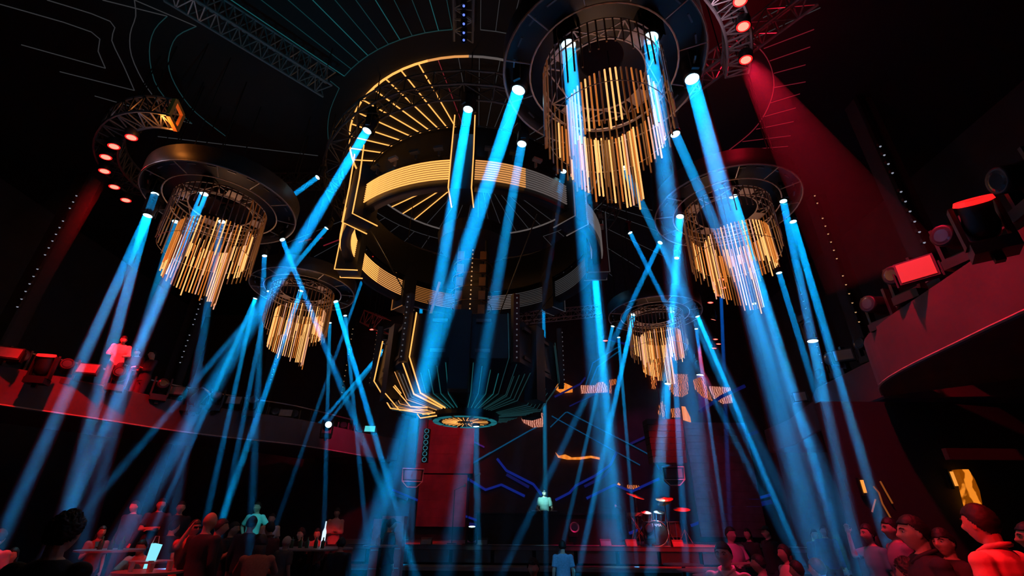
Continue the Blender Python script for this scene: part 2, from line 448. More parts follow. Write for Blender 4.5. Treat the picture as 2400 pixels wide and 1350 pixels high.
for k in range(8):
    a = math.radians(-90 + 45 * k); am = math.degrees(a) % 360
    R = Matrix.Rotation(a, 4, 'Z')
    mb = MB().box((2.6, 0, .35), (.42, .34, 1.2), R)
    br = mb.obj('bracket', M_black, ring)
    mm = ringmat(am)
    if k == 0: mm = M_gold_l
    for s in (-1, 1):
        MB().tube([R @ Vector(p) for p in ((2.86, s * .17, 1.35), (2.83, s * .18, .55), (2.83, s * .18, -.25), (2.35, s * .18, -.27))], .013, 4).obj('edge_light', mm, br)
for k in range(40):
    a = 2 * PI * k / 40
    R = Matrix.Rotation(a, 4, 'Z')
    MB().box((2.72, 0, .74), (.08, .16, .05), R).box((2.66, .0, .68), (.05, .03, .12), R).obj('clip_block', M_plate if k % 3 == 0 else M_truss, ring)
for k in range(3):
    a = 2 * PI * (k + .2) / 3
    MB().tube([(2.2 * math.cos(a), 2.2 * math.sin(a), 1.5), (2.2 * math.cos(a), 2.2 * math.sin(a), ZC - HB)], .01, 5).obj('hanger_cable', M_black, ring)
point('ring_glow', (CX - 1.6, CY - .6, HB + .3), 25, (1, .5, .18), .3)

# outer short red ticks behind the ring
tick = thing('red_tick_lights', 'row of short slanted red light bars below the ring', 'light bar', tuple(atY(880, 660, 12.5)))
o0 = atY(880, 660, 12.5)
for (x0, y0, x1, y1) in ((812, 638, 842, 618), (862, 612, 880, 596), (868, 650, 880, 640), (890, 676, 897, 662), (908, 690, 918, 672), (934, 704, 942, 688), (748, 560, 790, 545), (758, 576, 800, 560), (730, 560, 700, 568)):
    MB().tube([atY(x0, y0, 12.5) - o0, atY(x1, y1, 12.5) - o0], .018, 4).obj('light_bar', M_red_line if y0 < 600 else emit('red_bar', (1, .03, .02), .6), tick)

# ------------------------------------------------------------------ central bowl
BH = CZ
bowl = thing('hanging_bowl_fixture', 'black faceted bowl-shaped fixture hanging on a column under the ring', 'light fixture', (CX, CY, BH + 1.85))
def prof_pt(i, a, rs=1.):
    r, z = ((1.74, 1.45), (1.80, .62), (1.42, .10), (.68, .0))[i]
    return Vector((r * rs * math.cos(a), r * rs * math.sin(a), z))
for k in range(6):
    a0 = math.radians(-120 + 60 * k); a1 = a0 + PI / 3; am = (math.degrees(a0) + 30) % 360
    mb = MB()
    for i in range(3):
        q = [prof_pt(i, a0), prof_pt(i, a1), prof_pt(i + 1, a1), prof_pt(i + 1, a0)]
        ins = [p * .96 + Vector((0, 0, .04)) for p in q]
        mb.add(q + ins, [(0, 1, 2, 3), (7, 6, 5, 4), (0, 3, 7, 4), (1, 5, 6, 2)])
    pn = mb.obj('facet_panel', M_dark, bowl)
    left = 170 < am < 240
    lm = M_gold_l if left else M_tealdim
    for a in (a0 + .05, a1 - .05):
        use = M_gold_l if (left or (k == 0 and a < a0 + .1)) else lm
        MB().tube([prof_pt(i, a, 1.012) - Vector((0, 0, .01)) for i in range(4)], .014 if use is M_gold_l else .009, 4).obj('edge_light', use, pn)
    for j in range(10):
        u = (j + 1.2) / 11.4
        if j in (4, 5): continue
        p1, p2, p3 = [prof_pt(i, a0, 1.012).lerp(prof_pt(i, a1, 1.012), u) - Vector((0, 0, .01)) for i in (1, 2, 3)]
        f = .10 + .55 * abs(j - 4.5) / 4.5
        p1 = p2 + (p1 - p2) * (1.1 - f * .8)
        MB().tube([p1, p2, p3], .008, 4).obj('rib_light', ((M_gold_m if j in (1, 3, 6) else M_dim) if left else M_teal if 245 < am < 300 else M_tealdim), pn)
    R = Matrix.Rotation(math.radians(am), 4, 'Z')
    MB().box((1.50, 0, .78), (.26, .34, 1.4), R).obj('facet_pillar', M_black, pn)
    for zz in (.75, 1.3):
        MB().box((1.54, -.38, zz), (.06, .26, .06), R).box((1.54, .38, zz), (.06, .26, .06), R).obj('bar_block', mat('grey_block', (.08, .08, .08), .5), pn)
    # pylon at the corner
    R = Matrix.Rotation(a0, 4, 'Z')
    py = MB().box((1.86, 0, 1.15), (.10, .12, 1.25), R).obj('pylon', M_black, bowl)
    for s in range(12):
        c = R @ Vector((1.92, 0, .6 + s * .1))
        MB().ell(c, (.014, .014, .014), 6).obj('pixel_lamp', M_dot if 150 < am < 230 else emit('pixel_pale', (.7, .7, .8), .12), py)
# bottom disc
MB().lathe([(.0, -.14), (.62, -.14), (.64, -.10), (.64, .0), (0, .0)], 40).obj('bottom_disc', M_black, bowl)
for k in range(10):
    a0 = 2 * PI * k / 10 + .05
    MB().lathe([(.50, -.146), (.61, -.146), (.61, -.150), (.50, -.150)], 6, None, a0, a0 + .52).obj('teal_panel', emit('teal_glow_panel', (.02, .26, .32), .5), bowl)
for k in range(28):
    a = 2 * PI * k / 28
    r0, r1 = (.2, .46) if 0 else (.17, .44)
    m = M_gold_l if (90 < math.degrees(a) < 290 or k % 3 == 0) else M_gold_d
    MB().tube([(r0 * math.cos(a), r0 * math.sin(a), -.15), (r1 * math.cos(a), r1 * math.sin(a), -.15)],   .0045, 4).obj('gold_tick', m, bowl)
for k in range(16):
    a = 2 * PI * k / 16
    MB().tube([(.16 * math.cos(a), .16 * math.sin(a), -.15), (.14 * math.cos(a), .14 * math.sin(a), -.03 - .13 * 0 + .0)], .007, 4).obj('gold_bead', M_gold_l, bowl)
# lower lit V shapes on the near-left rim
for (pts) in ([(978, 970), (985, 980), (1024, 974)], [(990, 971), (1020, 967)], [(903, 922), (936, 961), (1002, 961)], [(922, 906), (962, 953), (1002, 955)], [(925, 903), (940, 922)]):
    P = [atY(x, y, 8.0) - Vector((CX, CY, BH + 1.85)) for x, y in pts]
    MB().tube(P, .012, 4).obj('rim_light', M_gold_l, bowl)
# column and cage above
MB().box((0, 0, 2.35), (.42, .42, 1.9)).obj('column', M_black, bowl)
for k in range(4):
    a = PI / 4 + k * PI / 2
    MB().tube([(.42 * math.cos(a), .42 * math.sin(a), 1.3), (.42 * math.cos(a), .42 * math.sin(a), 3.9)], .03, 6).obj('column_post', M_black, bowl)
for k in range(6):
    z = 1.6 + k * .32
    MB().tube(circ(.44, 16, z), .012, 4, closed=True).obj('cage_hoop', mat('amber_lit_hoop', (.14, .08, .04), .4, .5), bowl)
    for s in (-1, 1):
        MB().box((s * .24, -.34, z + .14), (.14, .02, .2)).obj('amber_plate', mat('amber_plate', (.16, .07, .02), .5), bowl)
    for s in range(3):
        MB().ell((.02, -.46, z + s * .1), (.016, .016, .016), 6).obj('pixel_lamp', M_dot, bowl)
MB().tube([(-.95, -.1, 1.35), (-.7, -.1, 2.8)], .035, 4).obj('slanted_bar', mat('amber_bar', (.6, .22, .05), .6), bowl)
for k in range(4):
    a = k * PI / 2 + .6
    MB().tube([(.9 * math.cos(a), .9 * math.sin(a), 1.4), (2.35 * math.cos(a), 2.35 * math.sin(a), HB - BH - 1.85)], .012, 5).obj('suspension_cable', M_black, bowl)
MB().lathe([(0, 1.38), (1.7, 1.38), (1.7, 1.46), (0, 1.46)], 6, None).obj('top_deck', M_black, bowl)
MB().lathe([(.0, 3.75), (.8, 3.75), (.85, 4.0), (0, 4.05)], 24).obj('winch_housing', M_dark, bowl)
point('bowl_amber', (CX - .1, CY - 1.0, BH + 5.0), 3, (1, .4, .1), .1)

# ------------------------------------------------------------------ rod chandeliers
M_r1 = emit('amber_rod', (1, .27, .035), .48, (.3, .15, .05))
M_r2 = emit('bright_amber_rod', (1, .46, .14), 1.25, (.3, .15, .05))
M_r3 = emit('copper_rod', (1, .20, .03), .07, (.20, .18, .08))
M_r4 = mat('clear_rose_rod', (.25, .15, .14), .25, .3)
M_r5 = emit('pale_peach_rod', (1, .48, .30), .75, (.3, .3, .25))
RODL = {}
def rod_mesh(L):
    L = round(L * 10) / 10
    if L not in RODL:
        RODL[L] = MB().tube([(0, 0, 0), (0, 0, -L)], .0110, 6).mesh('rod', M_r1)
    return RODL[L]
def chandelier(c, R, label, phase, sc_=1., seed=1, cool=False):
    rnd = random.Random(seed)
    t = thing('rod_chandelier', label, 'chandelier', tuple(c))
    MB().lathe([(R, 0), (R + .01, .34), (R - .02, .34), (R - .025, 0.0), (R, 0)], 56).obj('outer_skirt', mat('brown_satin_skirt', (.020, .017, .016), .5, .0), t, True)
    MB().lathe([(.3, .3), (R - .02, .3), (R - .02, .33), (.3, .33)], 40).obj('top_plate', M_black, t)
    MB().tube(circ(R, 56, 0), .013, 5, closed=True).obj('outer_rim', M_steel, t)
    MB().tube(circ(R * .735, 48, -.01), .012, 5, closed=True).obj('inner_rim', mat('bright_rim', (.8, .75, .75), .35, .3), t)
    for k in range(12):
        a = 2 * PI * k / 12 + phase
        MB().tube([(R * .735 * math.cos(a), R * .735 * math.sin(a), 0), (R * math.cos(a), R * math.sin(a), .0)], .010, 5).obj('spoke', M_steel, t)
    for k in range(24):
        a = 2 * PI * k / 24 + .1
        MB().box((R * .9, 0, .05), (.02, .13, .02), Matrix.Rotation(a, 4, 'Z')).obj('mount_clip', M_truss, t)
    for rr, zz in ((.60, -.02), (.60, -.22), (.42, -.05)):
        MB().tube(circ(R * rr, 40, zz), .011, 4, closed=True).obj('frame_ring', M_plate, t)
    MB().tube(circ(R * .57, 40, -1.0), .005, 4, closed=True).obj('hoop', M_steel, t)
    for k in range(8):
        a = 2 * PI * k / 8 + phase; b = a + PI / 4
        P = lambda r, an, z=-.04: (R * r * math.cos(an), R * r * math.sin(an), z)
        MB().tube([P(.42, a), P(.60, a)], .012, 4).tube([P(.42, a), P(.60, b)], .009, 4).tube([P(.60, a), P(.42, b)], .009, 4).obj('brace', M_plate, t)
        if k % 2 == 0:
            m_ = a + PI / 8
            MB().add([P(.42, m_ - .22), P(.42, m_ + .22), P(.58, m_ + .17), P(.58, m_ - .17), P(.42, m_ - .22, -.05), P(.42, m_ + .22, -.05), P(.58, m_ + .17, -.05), P(.58, m_ - .17, -.05)], [(0, 1, 2, 3), (7, 6, 5, 4), (0, 4, 5, 1), (1, 5, 6, 2), (2, 6, 7, 3), (3, 7, 4, 0)]).obj('gusset_plate', M_plate, t)
    for k in range(3):
        a = 2 * PI * k / 3 + phase
        MB().tube([(R * .8 * math.cos(a), R * .8 * math.sin(a), .3), (R * .8 * math.cos(a), R * .8 * math.sin(a), ZC - c[2])], .008, 5).obj('hanger_cable', M_black, t)
    # outer curtain of rods
    n = 50
    for k in range(n):
        f = k / n; a = -PI * .55 - 2 * PI * f
        L = .42 + .85 * math.sin(PI * min(1, f * 1.05)) ** .8
        L = (L + .06 * (k % 2)) * sc_
        o = link('rod', rod_mesh(L), t, (R * .6 * math.cos(a), R * .6 * math.sin(a), -.02))
        setmat(o, M_r4 if (f < .18 or f > .8) else (M_r3 if k % 4 else M_r4))
    # spiral of glowing rods
    n2 = 78
    for k in range(n2):
        f = k / n2; a = -PI * 1.22 - 2 * PI * 1.35 * f * (1 if not cool else 1)
        r = R * (.55 - .27 * f ** 1.2)
        zt = -.40 - .40 * f; L = (.62 + .45 * f ** 1.1 + .07 * (k % 3 == 0) + .04 * (k % 2)) * sc_
        if f > .86: L += .1
        o = link('rod', rod_mesh(L), t, (r * math.cos(a), r * math.sin(a), zt))
        q = rnd.random()
        setmat(o, M_r2 if q < .32 else M_r1 if q < .66 else M_r5 if q < .80 else M_r3)
    point('chandelier_lamp', (c[0], c[1], c[2] - .62), 9, (1, .5, .28), .12)
    return t
HR = 5.2
CH = {'R1': (1412, 174, 1.28, 'largest chandelier, nearest, with amber rods and bright lamps on its rim'),
      'L1': (520, 486, 1.27, 'chandelier of amber rods beside the curved red lamp truss'),
      'L2': (711, 682, 1.24, 'smaller amber rod chandelier above the dark left balcony lamps'),
      'L3': (978, 797, 1.22, 'chandelier half hidden behind the black hanging bowl'),
      'R2': (1700, 494, 1.26, 'amber rod chandelier hanging before the dark red ceiling, right of the largest'),
      'R3': (1534, 739, 1.26, 'small amber rod chandelier in front of the orange backdrop reflections')}
CP = {}
for i, (k, (x, y, R, lab)) in enumerate(CH.items()):
    c = atH(x, y, HR); CP[k] = c
    chandelier(c, R, lab, .15 + .3 * i, .92, seed=i + 3)

# ------------------------------------------------------------------ moving heads and beams
LENS = MB().lathe([(0, -.002), (.06, -.002), (.082, .004), (.082, .012), (0, .012)], 18).mesh('lens', M_lens)
HEADM = MB().lathe([(.078, .004), (.098, .0), (.105, .03), (.10, .12), (.115, .2), (.10, .30), (.05, .34), (0, .35)], 16).mesh('lamp_head', M_black, True)
YOKEM = MB().box((.135, 0, .22), (.03, .09, .34)).box((-.135, 0, .22), (.03, .09, .34)).box((0, 0, .40), (.30, .10, .035)).mesh('yoke', M_black)
BASEM = MB().box((0, 0, .46), (.27, .2, .09)).box((0, 0, .53), (.06, .06, .07)).mesh('base', M_black)
def moving_head(p, d, label, group, lens_m=M_lens, up=1, scale=1., extra_ring=None, cat='spotlight', drop=False):
    """p = lens centre, d = beam direction; base hangs above (up=1) or stands below (up=-1)"""
    p = Vector(p); d = Vector(d).normalized()
    t = thing('moving_head_light', label, cat, tuple(p), group=group)
    q = (-d).to_track_quat('Z', 'Y')
    piv = -d * .17 * scale
    h = link('lamp_head', HEADM, t); h.rotation_mode = 'QUATERNION'; h.rotation_quaternion = q; h.scale = (scale,) * 3
    l = link('lens', LENS, t); l.rotation_mode = 'QUATERNION'; l.rotation_quaternion = q; l.scale = (scale,) * 3
    if lens_m is not M_lens: setmat(l, lens_m)
    if up > 0:
        az = math.atan2(d.y, d.x) + PI / 2
        for me, nm in ((YOKEM, 'yoke'), (BASEM, 'base')):
            o = link(nm, me, t, piv - Vector((0, 0, .20 * scale))); o.rotation_euler = (0, 0, az); o.scale = (scale,) * 3
    else:
        az = math.atan2(d.y, d.x) + PI / 2
        for me, nm in ((YOKEM, 'yoke'), (BASEM, 'base')):
            o = link(nm, me, t, piv + Vector((0, 0, .20 * scale))); o.rotation_euler = (PI, 0, az); o.scale = (scale,) * 3
    if drop:
        z0 = piv.z + .34 * scale
        MB().tube([(piv.x, piv.y, z0), (piv.x, piv.y, ZC - p.z)], .012, 5).obj('drop_pipe', M_black, t)
    if extra_ring:
        o = MB().lathe([(.085, .0), (.115, -.012), (.125, .02), (.10, .03)], 20).obj('glow_ring', extra_ring, t)
        o.rotation_mode = 'QUATERNION'; o.rotation_quaternion = q; o.scale = (scale,) * 3
    return t
def beam(p, q, label, strength=1., ang=1.3, r0=.075, col=CYAN, dens=None, zend=0.02, group='hazy light beams'):
    p = Vector(p); q = Vector(q); d = q - p
    if d.z < -.01 and zend is not None:
        d = d * ((p.z - zend) / -d.z)
    L = d.length; dn = d / L
    p = p + dn * .02; L -= .02
    ang = ang * .8 if ang < 4 else ang
    half = math.radians(ang)
    r1 = r0 + L * math.tan(half) * 1.02
    mb = MB().lathe([(0, 0), (r0 * 1.02, 0), (r1, -L), (0, -L)], 20)
    me = mb.mesh('light_beam', haze_mat(dens or HAZE, 'stage_haze_%d' % round((dens or HAZE) * 1000)))
    bm = bmesh.new(); bm.from_mesh(me); bmesh.ops.remove_doubles(bm, verts=bm.verts, dist=1e-5); bmesh.ops.recalc_face_normals(bm, faces=bm.faces); bm.to_mesh(me); bm.free()
    o = link('light_beam', me)
    o.matrix_world = Matrix.Translation(p) @ (-dn).to_track_quat('Z', 'Y').to_matrix().to_4x4()
    tag(o, label, 'light beam', group, 'stuff')
    if ang > 4:
        spot('beam_lamp', p + dn * .15, p + d, BEAM_W * strength, col, 2 * ang, .8, r0 * .85)
    else:
        l = bpy.data.lights.new('beam_lamp', 'AREA')
        l.shape = 'DISK'; l.size = 2 * r0 * .95; l.energy = BEAM_A * strength * (r0 / .08) ** 1.2; l.color = col; l.spread = math.radians(2 * ang)
        lo = link('beam_lamp', l)
        lo.matrix_world = Matrix.Translation(p) @ (-dn).to_track_quat('Z', 'Y').to_matrix().to_4x4()
    return o
BLUE = (.0, .33, .9)
DEEP = (.0, .17, 1)
# x, y, H above the camera, where, ends [(x, y, dY)], strength, half angle, r0, colour
LAMPS = [
 (860, 307, 6.5, 'left side of the round truss', [(630, 690, 0)], 1.5, 1.0, .085, CYAN),
 (1097, 257, 6.5, 'near side of the round truss', [(995, 880, .3)], 1.5, 1.0, .085, CYAN),
 (1215, 212, 5.15, 'left rim of the largest chandelier', [(1012, 830, .5)], 1.6, .9, .09, CYAN),
 (1223, 338, 5.15, 'lower left rim of the largest chandelier', [(1130, 860, 0)], .5, .9, .07, CYAN),
 (1332, 107, 5.15, 'upper left rim of the largest chandelier', [(1400, 840, .3)], 1.1, .9, .09, CYAN),
 (1525, 90, 5.15, 'upper right rim of the largest chandelier', [(1592, 700, .3)], 1.0, .9, .09, CYAN),
 (1622, 186, 5.15, 'right rim of the largest chandelier', [(1722, 560, 0)], 1.3, .9, .09, CYAN),
 (1583, 315, 5.15, 'lower right rim of the largest chandelier', [(1690, 560, 0)], .5, .8, .07, CYAN),
 (1463, 394, 5.15, 'gap below the largest chandelier rods', [(1548, 569, 0)], .35, .7, .06, CYAN),
 (1320, 402, 5.9, 'hidden rim spot under the longest rods', [(1270, 700, 0)], .12, .8, .06, CYAN),
 (1719, 461, 5.15, 'top rim of the right chandelier', [(1852, 900, .3)], 1.6, .7, .07, CYAN),
 (1836, 472, 5.15, 'right rim of the right chandelier', [(1905, 800, 0)], .8, .7, .06, CYAN),
 (1859, 520, 5.15, 'outermost rim of the right chandelier', [(1945, 815, 0)], 1.0, .6, .06, CYAN),
 (1594, 508, 5.15, 'left rim of the right chandelier', [(1572, 780, 0)], 1.6, .7, .07, CYAN),
 (1547, 569, 5.15, 'lower left rim of the right chandelier', [(1475, 720, 0), (1610, 712, 0)], .5, .5, .05, CYAN),
 (1586, 605, 5.0, 'underside of the right chandelier', [(1560, 900, 0)], .2, .6, .05, CYAN),
 (1477, 546, 6.0, 'dark truss left of the right chandelier', [(1560, 710, 0)], .5, .6, .05, CYAN),
 (1484, 738, 5.15, 'left rim of the small right chandelier', [(1400, 1130, 0)], 1.5, .55, .07, CYAN),
 (1574, 731, 5.15, 'near rim of the small right chandelier', [(1600, 1180, 0)], .9, .6, .07, BLUE),
 (1436, 765, 5.15, 'outer left rim of the small right chandelier', [(1412, 870, 0)], .5, .5, .05, CYAN),
 (1450, 791, 5.3, 'shadow below the small right chandelier', [(1482, 1190, 0)], .45, .5, .05, CYAN),
 (1635, 742, 5.15, 'right rim of the small right chandelier', [(1770, 1060, 0)], 1.6, .6, .06, CYAN),
 (1632, 771, 5.3, 'far right rim of the small right chandelier', [(1690, 1180, 0)], .55, .6, .05, BLUE),
 (363, 455, 5.15, 'upper left rim of the left chandelier', [(350, 492, 0)], .5, .5, .06, CYAN),
 (346, 506, 4.75, 'lowest left rim of the left chandelier', [(190, 850, 0), (238, 900, 0)], .8, .75, .07, CYAN),
 (478, 455, 5.15, 'top rim of the left chandelier', [(298, 880, 0)], 1.1, .75, .07, CYAN),
 (412, 520, 5.0, 'inside of the left chandelier', [(215, 1190, 0)], .35, .9, .06, CYAN),
 (520, 520, 5.0, 'centre of the left chandelier', [(452, 930, 0)], .25, .7, .06, CYAN),
 (662, 562, 5.15, 'right rim of the left chandelier', [(706, 672, 0)], .8, .5, .05, CYAN),
 (620, 600, 5.15, 'gap between the two left chandeliers', [(612, 760, 0)], .35, .6, .05, CYAN),
 (744, 416, 6.2, 'outer edge of the round truss', [(684, 460, -.2)], .5, .9, .05, CYAN),
 (765, 535, 6.0, 'dark bracket left of the ring', [(560, 775, 0)], .6, .7, .05, CYAN),
 (598, 700, 5.15, 'left rim of the small left chandelier', [(470, 990, 0), (540, 960, 0)], .55, .7, .05, CYAN),
 (630, 683, 5.15, 'inner left rim of the small left chandelier', [(575, 960, 0)], .35, .6, .05, CYAN),
 (705, 682, 5.15, 'near rim of the small left chandelier', [(600, 985, 0)], 1.1, .6, .06, CYAN),
 (787, 707, 5.15, 'right rim of the small left chandelier', [(890, 1060, 0)], 1.5, .6, .06, CYAN),
 (809, 740, 5.2, 'outer right rim of the small left chandelier', [(840, 1060, 0)], .45, .5, .05, CYAN),
 (773, 757, 5.2, 'far right rim of the small left chandelier', [(764, 1080, 0)], .3, .5, .05, CYAN),
 (907, 811, 5.15, 'left rim of the half hidden chandelier', [(730, 1015, 0)], .8, .45, .05, CYAN),
 (897, 826, 5.1, 'lower left rim of the half hidden chandelier', [(800, 950, 0)], .3, .45, .05, CYAN),
 (965, 801, 5.15, 'near rim of the half hidden chandelier', [(968, 830, 0)], .15, .6, .05, CYAN),
 (855, 640, 6.1, 'dark arm left of the ring', [(742, 960, 0)], .3, .55, .04, CYAN),
 (988, 700, 5.6, 'underside of the ring band', [(984, 800, 0)], .5, .4, .05, CYAN),
 (1274, 700, 5.6, 'far underside of the ring band', [(1276, 900, 0)], .45, .5, .05, CYAN),
 (1394, 640, 6.3, 'dark bracket right of the ring', [(1420, 930, 0)], 1.6, 1.2, .10, CYAN),
 (1116, 1000, 1.65, 'bottom of the black bowl', [(1118, 1150, 0)], .35, 1.2, .06, CYAN),
 (1768, 712, 5.15, 'tip of the right chandelier rods', [(1862, 1080, 0)], .12, 1.4, .07, BLUE),
 (1826, 640, 5.0, 'dark ceiling bar past the right chandelier', [(1940, 1010, 0)], .45, .8, .06, CYAN),
 (1905, 800, 3.4, 'wall bar above the farthest balcony', [(1985, 1180, 0)], .3, 1.3, .10, CYAN),
 (1690, 690, 6.2, 'distant bar in front of the stage', [(1698, 900, 0)], .25, .6, .05, DEEP),
 (985, 880, 4.0, 'hidden arm behind the black bowl', [(950, 1200, 0)], .4, 2.2, .12, BLUE),
 (1565, 900, 5.0, 'stage bar above the hanging speaker', [(1560, 1200, 0)], .45, 1.1, .12, BLUE),
 (1640, 880, 5.5, 'stage bar by the striped reflection', [(1662, 1180, 0)], .5, 1.3, .15, (.16, .05, .6)),
 (1275, 930, 4.4, 'stage bar straight above the performer', [(1278, 1150, 0)], .12, 1.3, .06, (.0, .5, .7)),
]
for (x, y, H, where, ends, st, ang, r0, col) in LAMPS:
    p = atH(x, y, H)
    e = ends[0]; q = atY(e[0], e[1], p.y + e[2])
    moving_head(p, q - p, 'moving head with cyan lens at the %s' % where, 'moving head spotlights', scale=r0 / .082, drop=True)
    for i, e in enumerate(ends):
        q = atY(e[0], e[1], p.y + e[2])
        extra = '' if i == 0 else 'second '
        if e[1] == 492 or (x, y) in ((744, 416), (965, 801)):
            beam(p, q, '%sblue beam from the %s' % (extra, where), st, ang, r0, col, zend=None)
        else:
            beam(p, q, '%sblue beam from the %s' % (extra, where), st, ang, r0, col, zend=.02)

# red par lamps
PARB = MB().lathe([(.118, -.01), (.125, .0), (.125, .16), (.08, .22), (0, .23)], 16).mesh('can', M_black, True)
PARL = MB().lathe([(0, -.005), (.112, -.005), (.112, .005), (0, .005)], 18).mesh('lens', M_redhot)
PARI = MB().lathe([(0, -.009), (.085, -.009), (.088, -.006), (0, -.006)], 14).mesh('led_cluster', M_redlens)
def par(p, d, label, sc_=1.):
    t = thing('par_light', label, 'stage lamp', tuple(p), group='round red stage lamps')
    q = (-Vector(d)).to_track_quat('Z', 'Y')
    for me, nm in ((PARB, 'can'), (PARL, 'lens'), (PARI, 'led_cluster')):
        o = link(nm, me, t); o.rotation_mode = 'QUATERNION'; o.rotation_quaternion = q; o.scale = (sc_,) * 3
    MB().tube([(-.14 * sc_, 0, .1), (-.14 * sc_, 0, .32), (.14 * sc_, 0, .32), (.14 * sc_, 0, .1)], .012, 4).obj('yoke', M_black, t)
    MB().tube([(0, 0, .32), (0, 0, ZC - p[2])], .012, 5).obj('drop_pipe', M_black, t)
    return t
PARS = [(308, 322, 5.7, 'highest red lamp in the curved row'), (267, 343, 5.7, 'second red lamp down the curved row'), (248, 368, 5.7, 'third red lamp down the curved row'),
        (245, 401, 5.7, 'fourth red lamp down the curved row'), (268, 438, 5.7, 'fifth red lamp down the curved row'), (295, 469, 5.7, 'lowest red lamp in the curved row by the chandelier'),
        (1742, 62, 6.0, 'upper round red lamp of the ceiling pair'), (1748, 140, 6.0, 'lower round red lamp of the ceiling pair'), (1735, 2, 6.0, 'round red lamp cut by the top edge'),
        (1691, 655, 5.6, 'highest of four far red lamps'), (1696, 674, 5.6, 'second of four far red lamps'), (1685, 692, 5.6, 'third of four far red lamps'), (1665, 709, 5.6, 'lowest of four far red lamps'),
        (872, 772, 5.2, 'red lamp left on the small red lit truss'), (888, 780, 5.2, 'red lamp right on the small red lit truss'),
        (1677, 795, 5.4, 'small red lamp over the amber reflections, upper'), (1684, 806, 5.4, 'small red lamp over the amber reflections, middle'), (1674, 816, 5.4, 'small red lamp over the amber reflections, lower')]
for x, y, H, lab in PARS:
    p = atH(x, y, H)
    par(p, (.15 if x < 900 else -.12, .1, -1), lab, .78 if y < 500 else .7)
RED = (1, .005, .01)
point('amber_truss_fill', tuple(atH(380, 290, 5.75)), 9, (1, .28, .04), .06)  # added light inside the truss, no fixture, tints the end frame orange
point('red_ceiling_fill', tuple(atH(1752, 165, 6.9)), 28, (1, .01, .04), .2)  # added point light that reddens the ceiling
point('pale_truss_fill', tuple(atH(1700, 75, 5.7)), 5, (1, .6, .75), .1)  # added fill without a fixture, brightens the truss end
point('hook_truss_fill', tuple(atH(300, 330, 5.4)), 3, (.8, .7, .9), .1)  # added fill that lifts the hook truss out of the dark
spot('truss_cyan_fill', (-2.2, 3.0, 3.0), tuple(atH(600, 95, 7.3)), 170, (.08, .7, 1), 42, .8, .1)  # invented uplight for teal highlights on the diagonal truss
spot('ring_truss_fill', (-.6, 3.2, 3.2), (-.9, 5.8, CZ + 6.9), 70, (1, .8, .8), 40, .8, .1)  # unseen spot aimed up at the round truss to brighten it
spot('red_wash', atH(248, 368, 5.6), (-8.7, 9.6, 3.6), 2600, RED, 42, 1., .1)
spot('red_wash', atH(268, 438, 5.6), (-8.7, 9.8, 5.1), 6000, RED, 14, .8, .1)
spot('red_wash', atH(308, 322, 5.6), (-5.5, 7.2, 1.2), 1500, RED, 40, .8, .1)
spot('red_wash', atH(1742, 62, 5.9), (2.3, 3.4, 1.6), 1300, RED, 50, .8, .1)
spot('red_wash', atH(1748, 140, 5.9), (5.0, 5.4, 4.0), 1500, (1, .01, .05), 60, .8, .1)
spot('red_wash', atH(1735, 2, 6.0), (3.6, 7.5, 1.4), 1500, (1, .0, .10), 30, .8, .1)
# dim red haze under the ceiling pair and the curved row
beam(atH(1748, 140, 5.95), (4.6, 5.2, 5), 'wide faint red glow under the ceiling pair of red lamps', .002, 9, .12, RED, .03, zend=4.6)
beam(atH(245, 401, 5.65), (-9.2, 6.8, 3), 'wide faint red glow under the curved row of red lamps', .002, 11, .12, RED, .03, zend=4.3)

# ------------------------------------------------------------------ balcony ledge lamps
def ledge_item(kind, x, y, side, label, d=(0, 0, 1), s=1.):
    if side < 0:
        P, H0 = LP, 2.60
    else:
        P, H0 = RP, 2.65
    return
M_panelred = mat('pale_strobe_panel', (.3, .27, .26), .5)
def head_at(p, d, label, ring=None, lens=M_lensoff, s=1.2):
    moving_head(p, d, label, 'balcony ledge lamps', lens_m=lens, up=-1, scale=s, extra_ring=ring)
M_fix = mat('glossy_black_fixture', (.09, .09, .10), .3)
def panel_at(p, yaw, label, wd=.34, h=.2, tilt=.3, m=None):
    t = thing('strobe_panel', label, 'stage lamp', tuple(p), yaw, 'balcony ledge lamps')
    R = Matrix.Rotation(-tilt, 4, 'X')
    MB().box((0, 0, h / 2), (wd + .05, .09, h + .05), R).obj('housing', M_black, t)
    MB().box((0, -.05, h / 2), (wd, .012, h), R).obj('face', m or M_panelred, t)
    MB().box((wd / 2 + .05, 0, .05), (.02, .12, .2)).box((-wd / 2 - .05, 0, .05), (.02, .12, .2)).obj('bracket', M_black, t)
    return t
Hl = 2.78
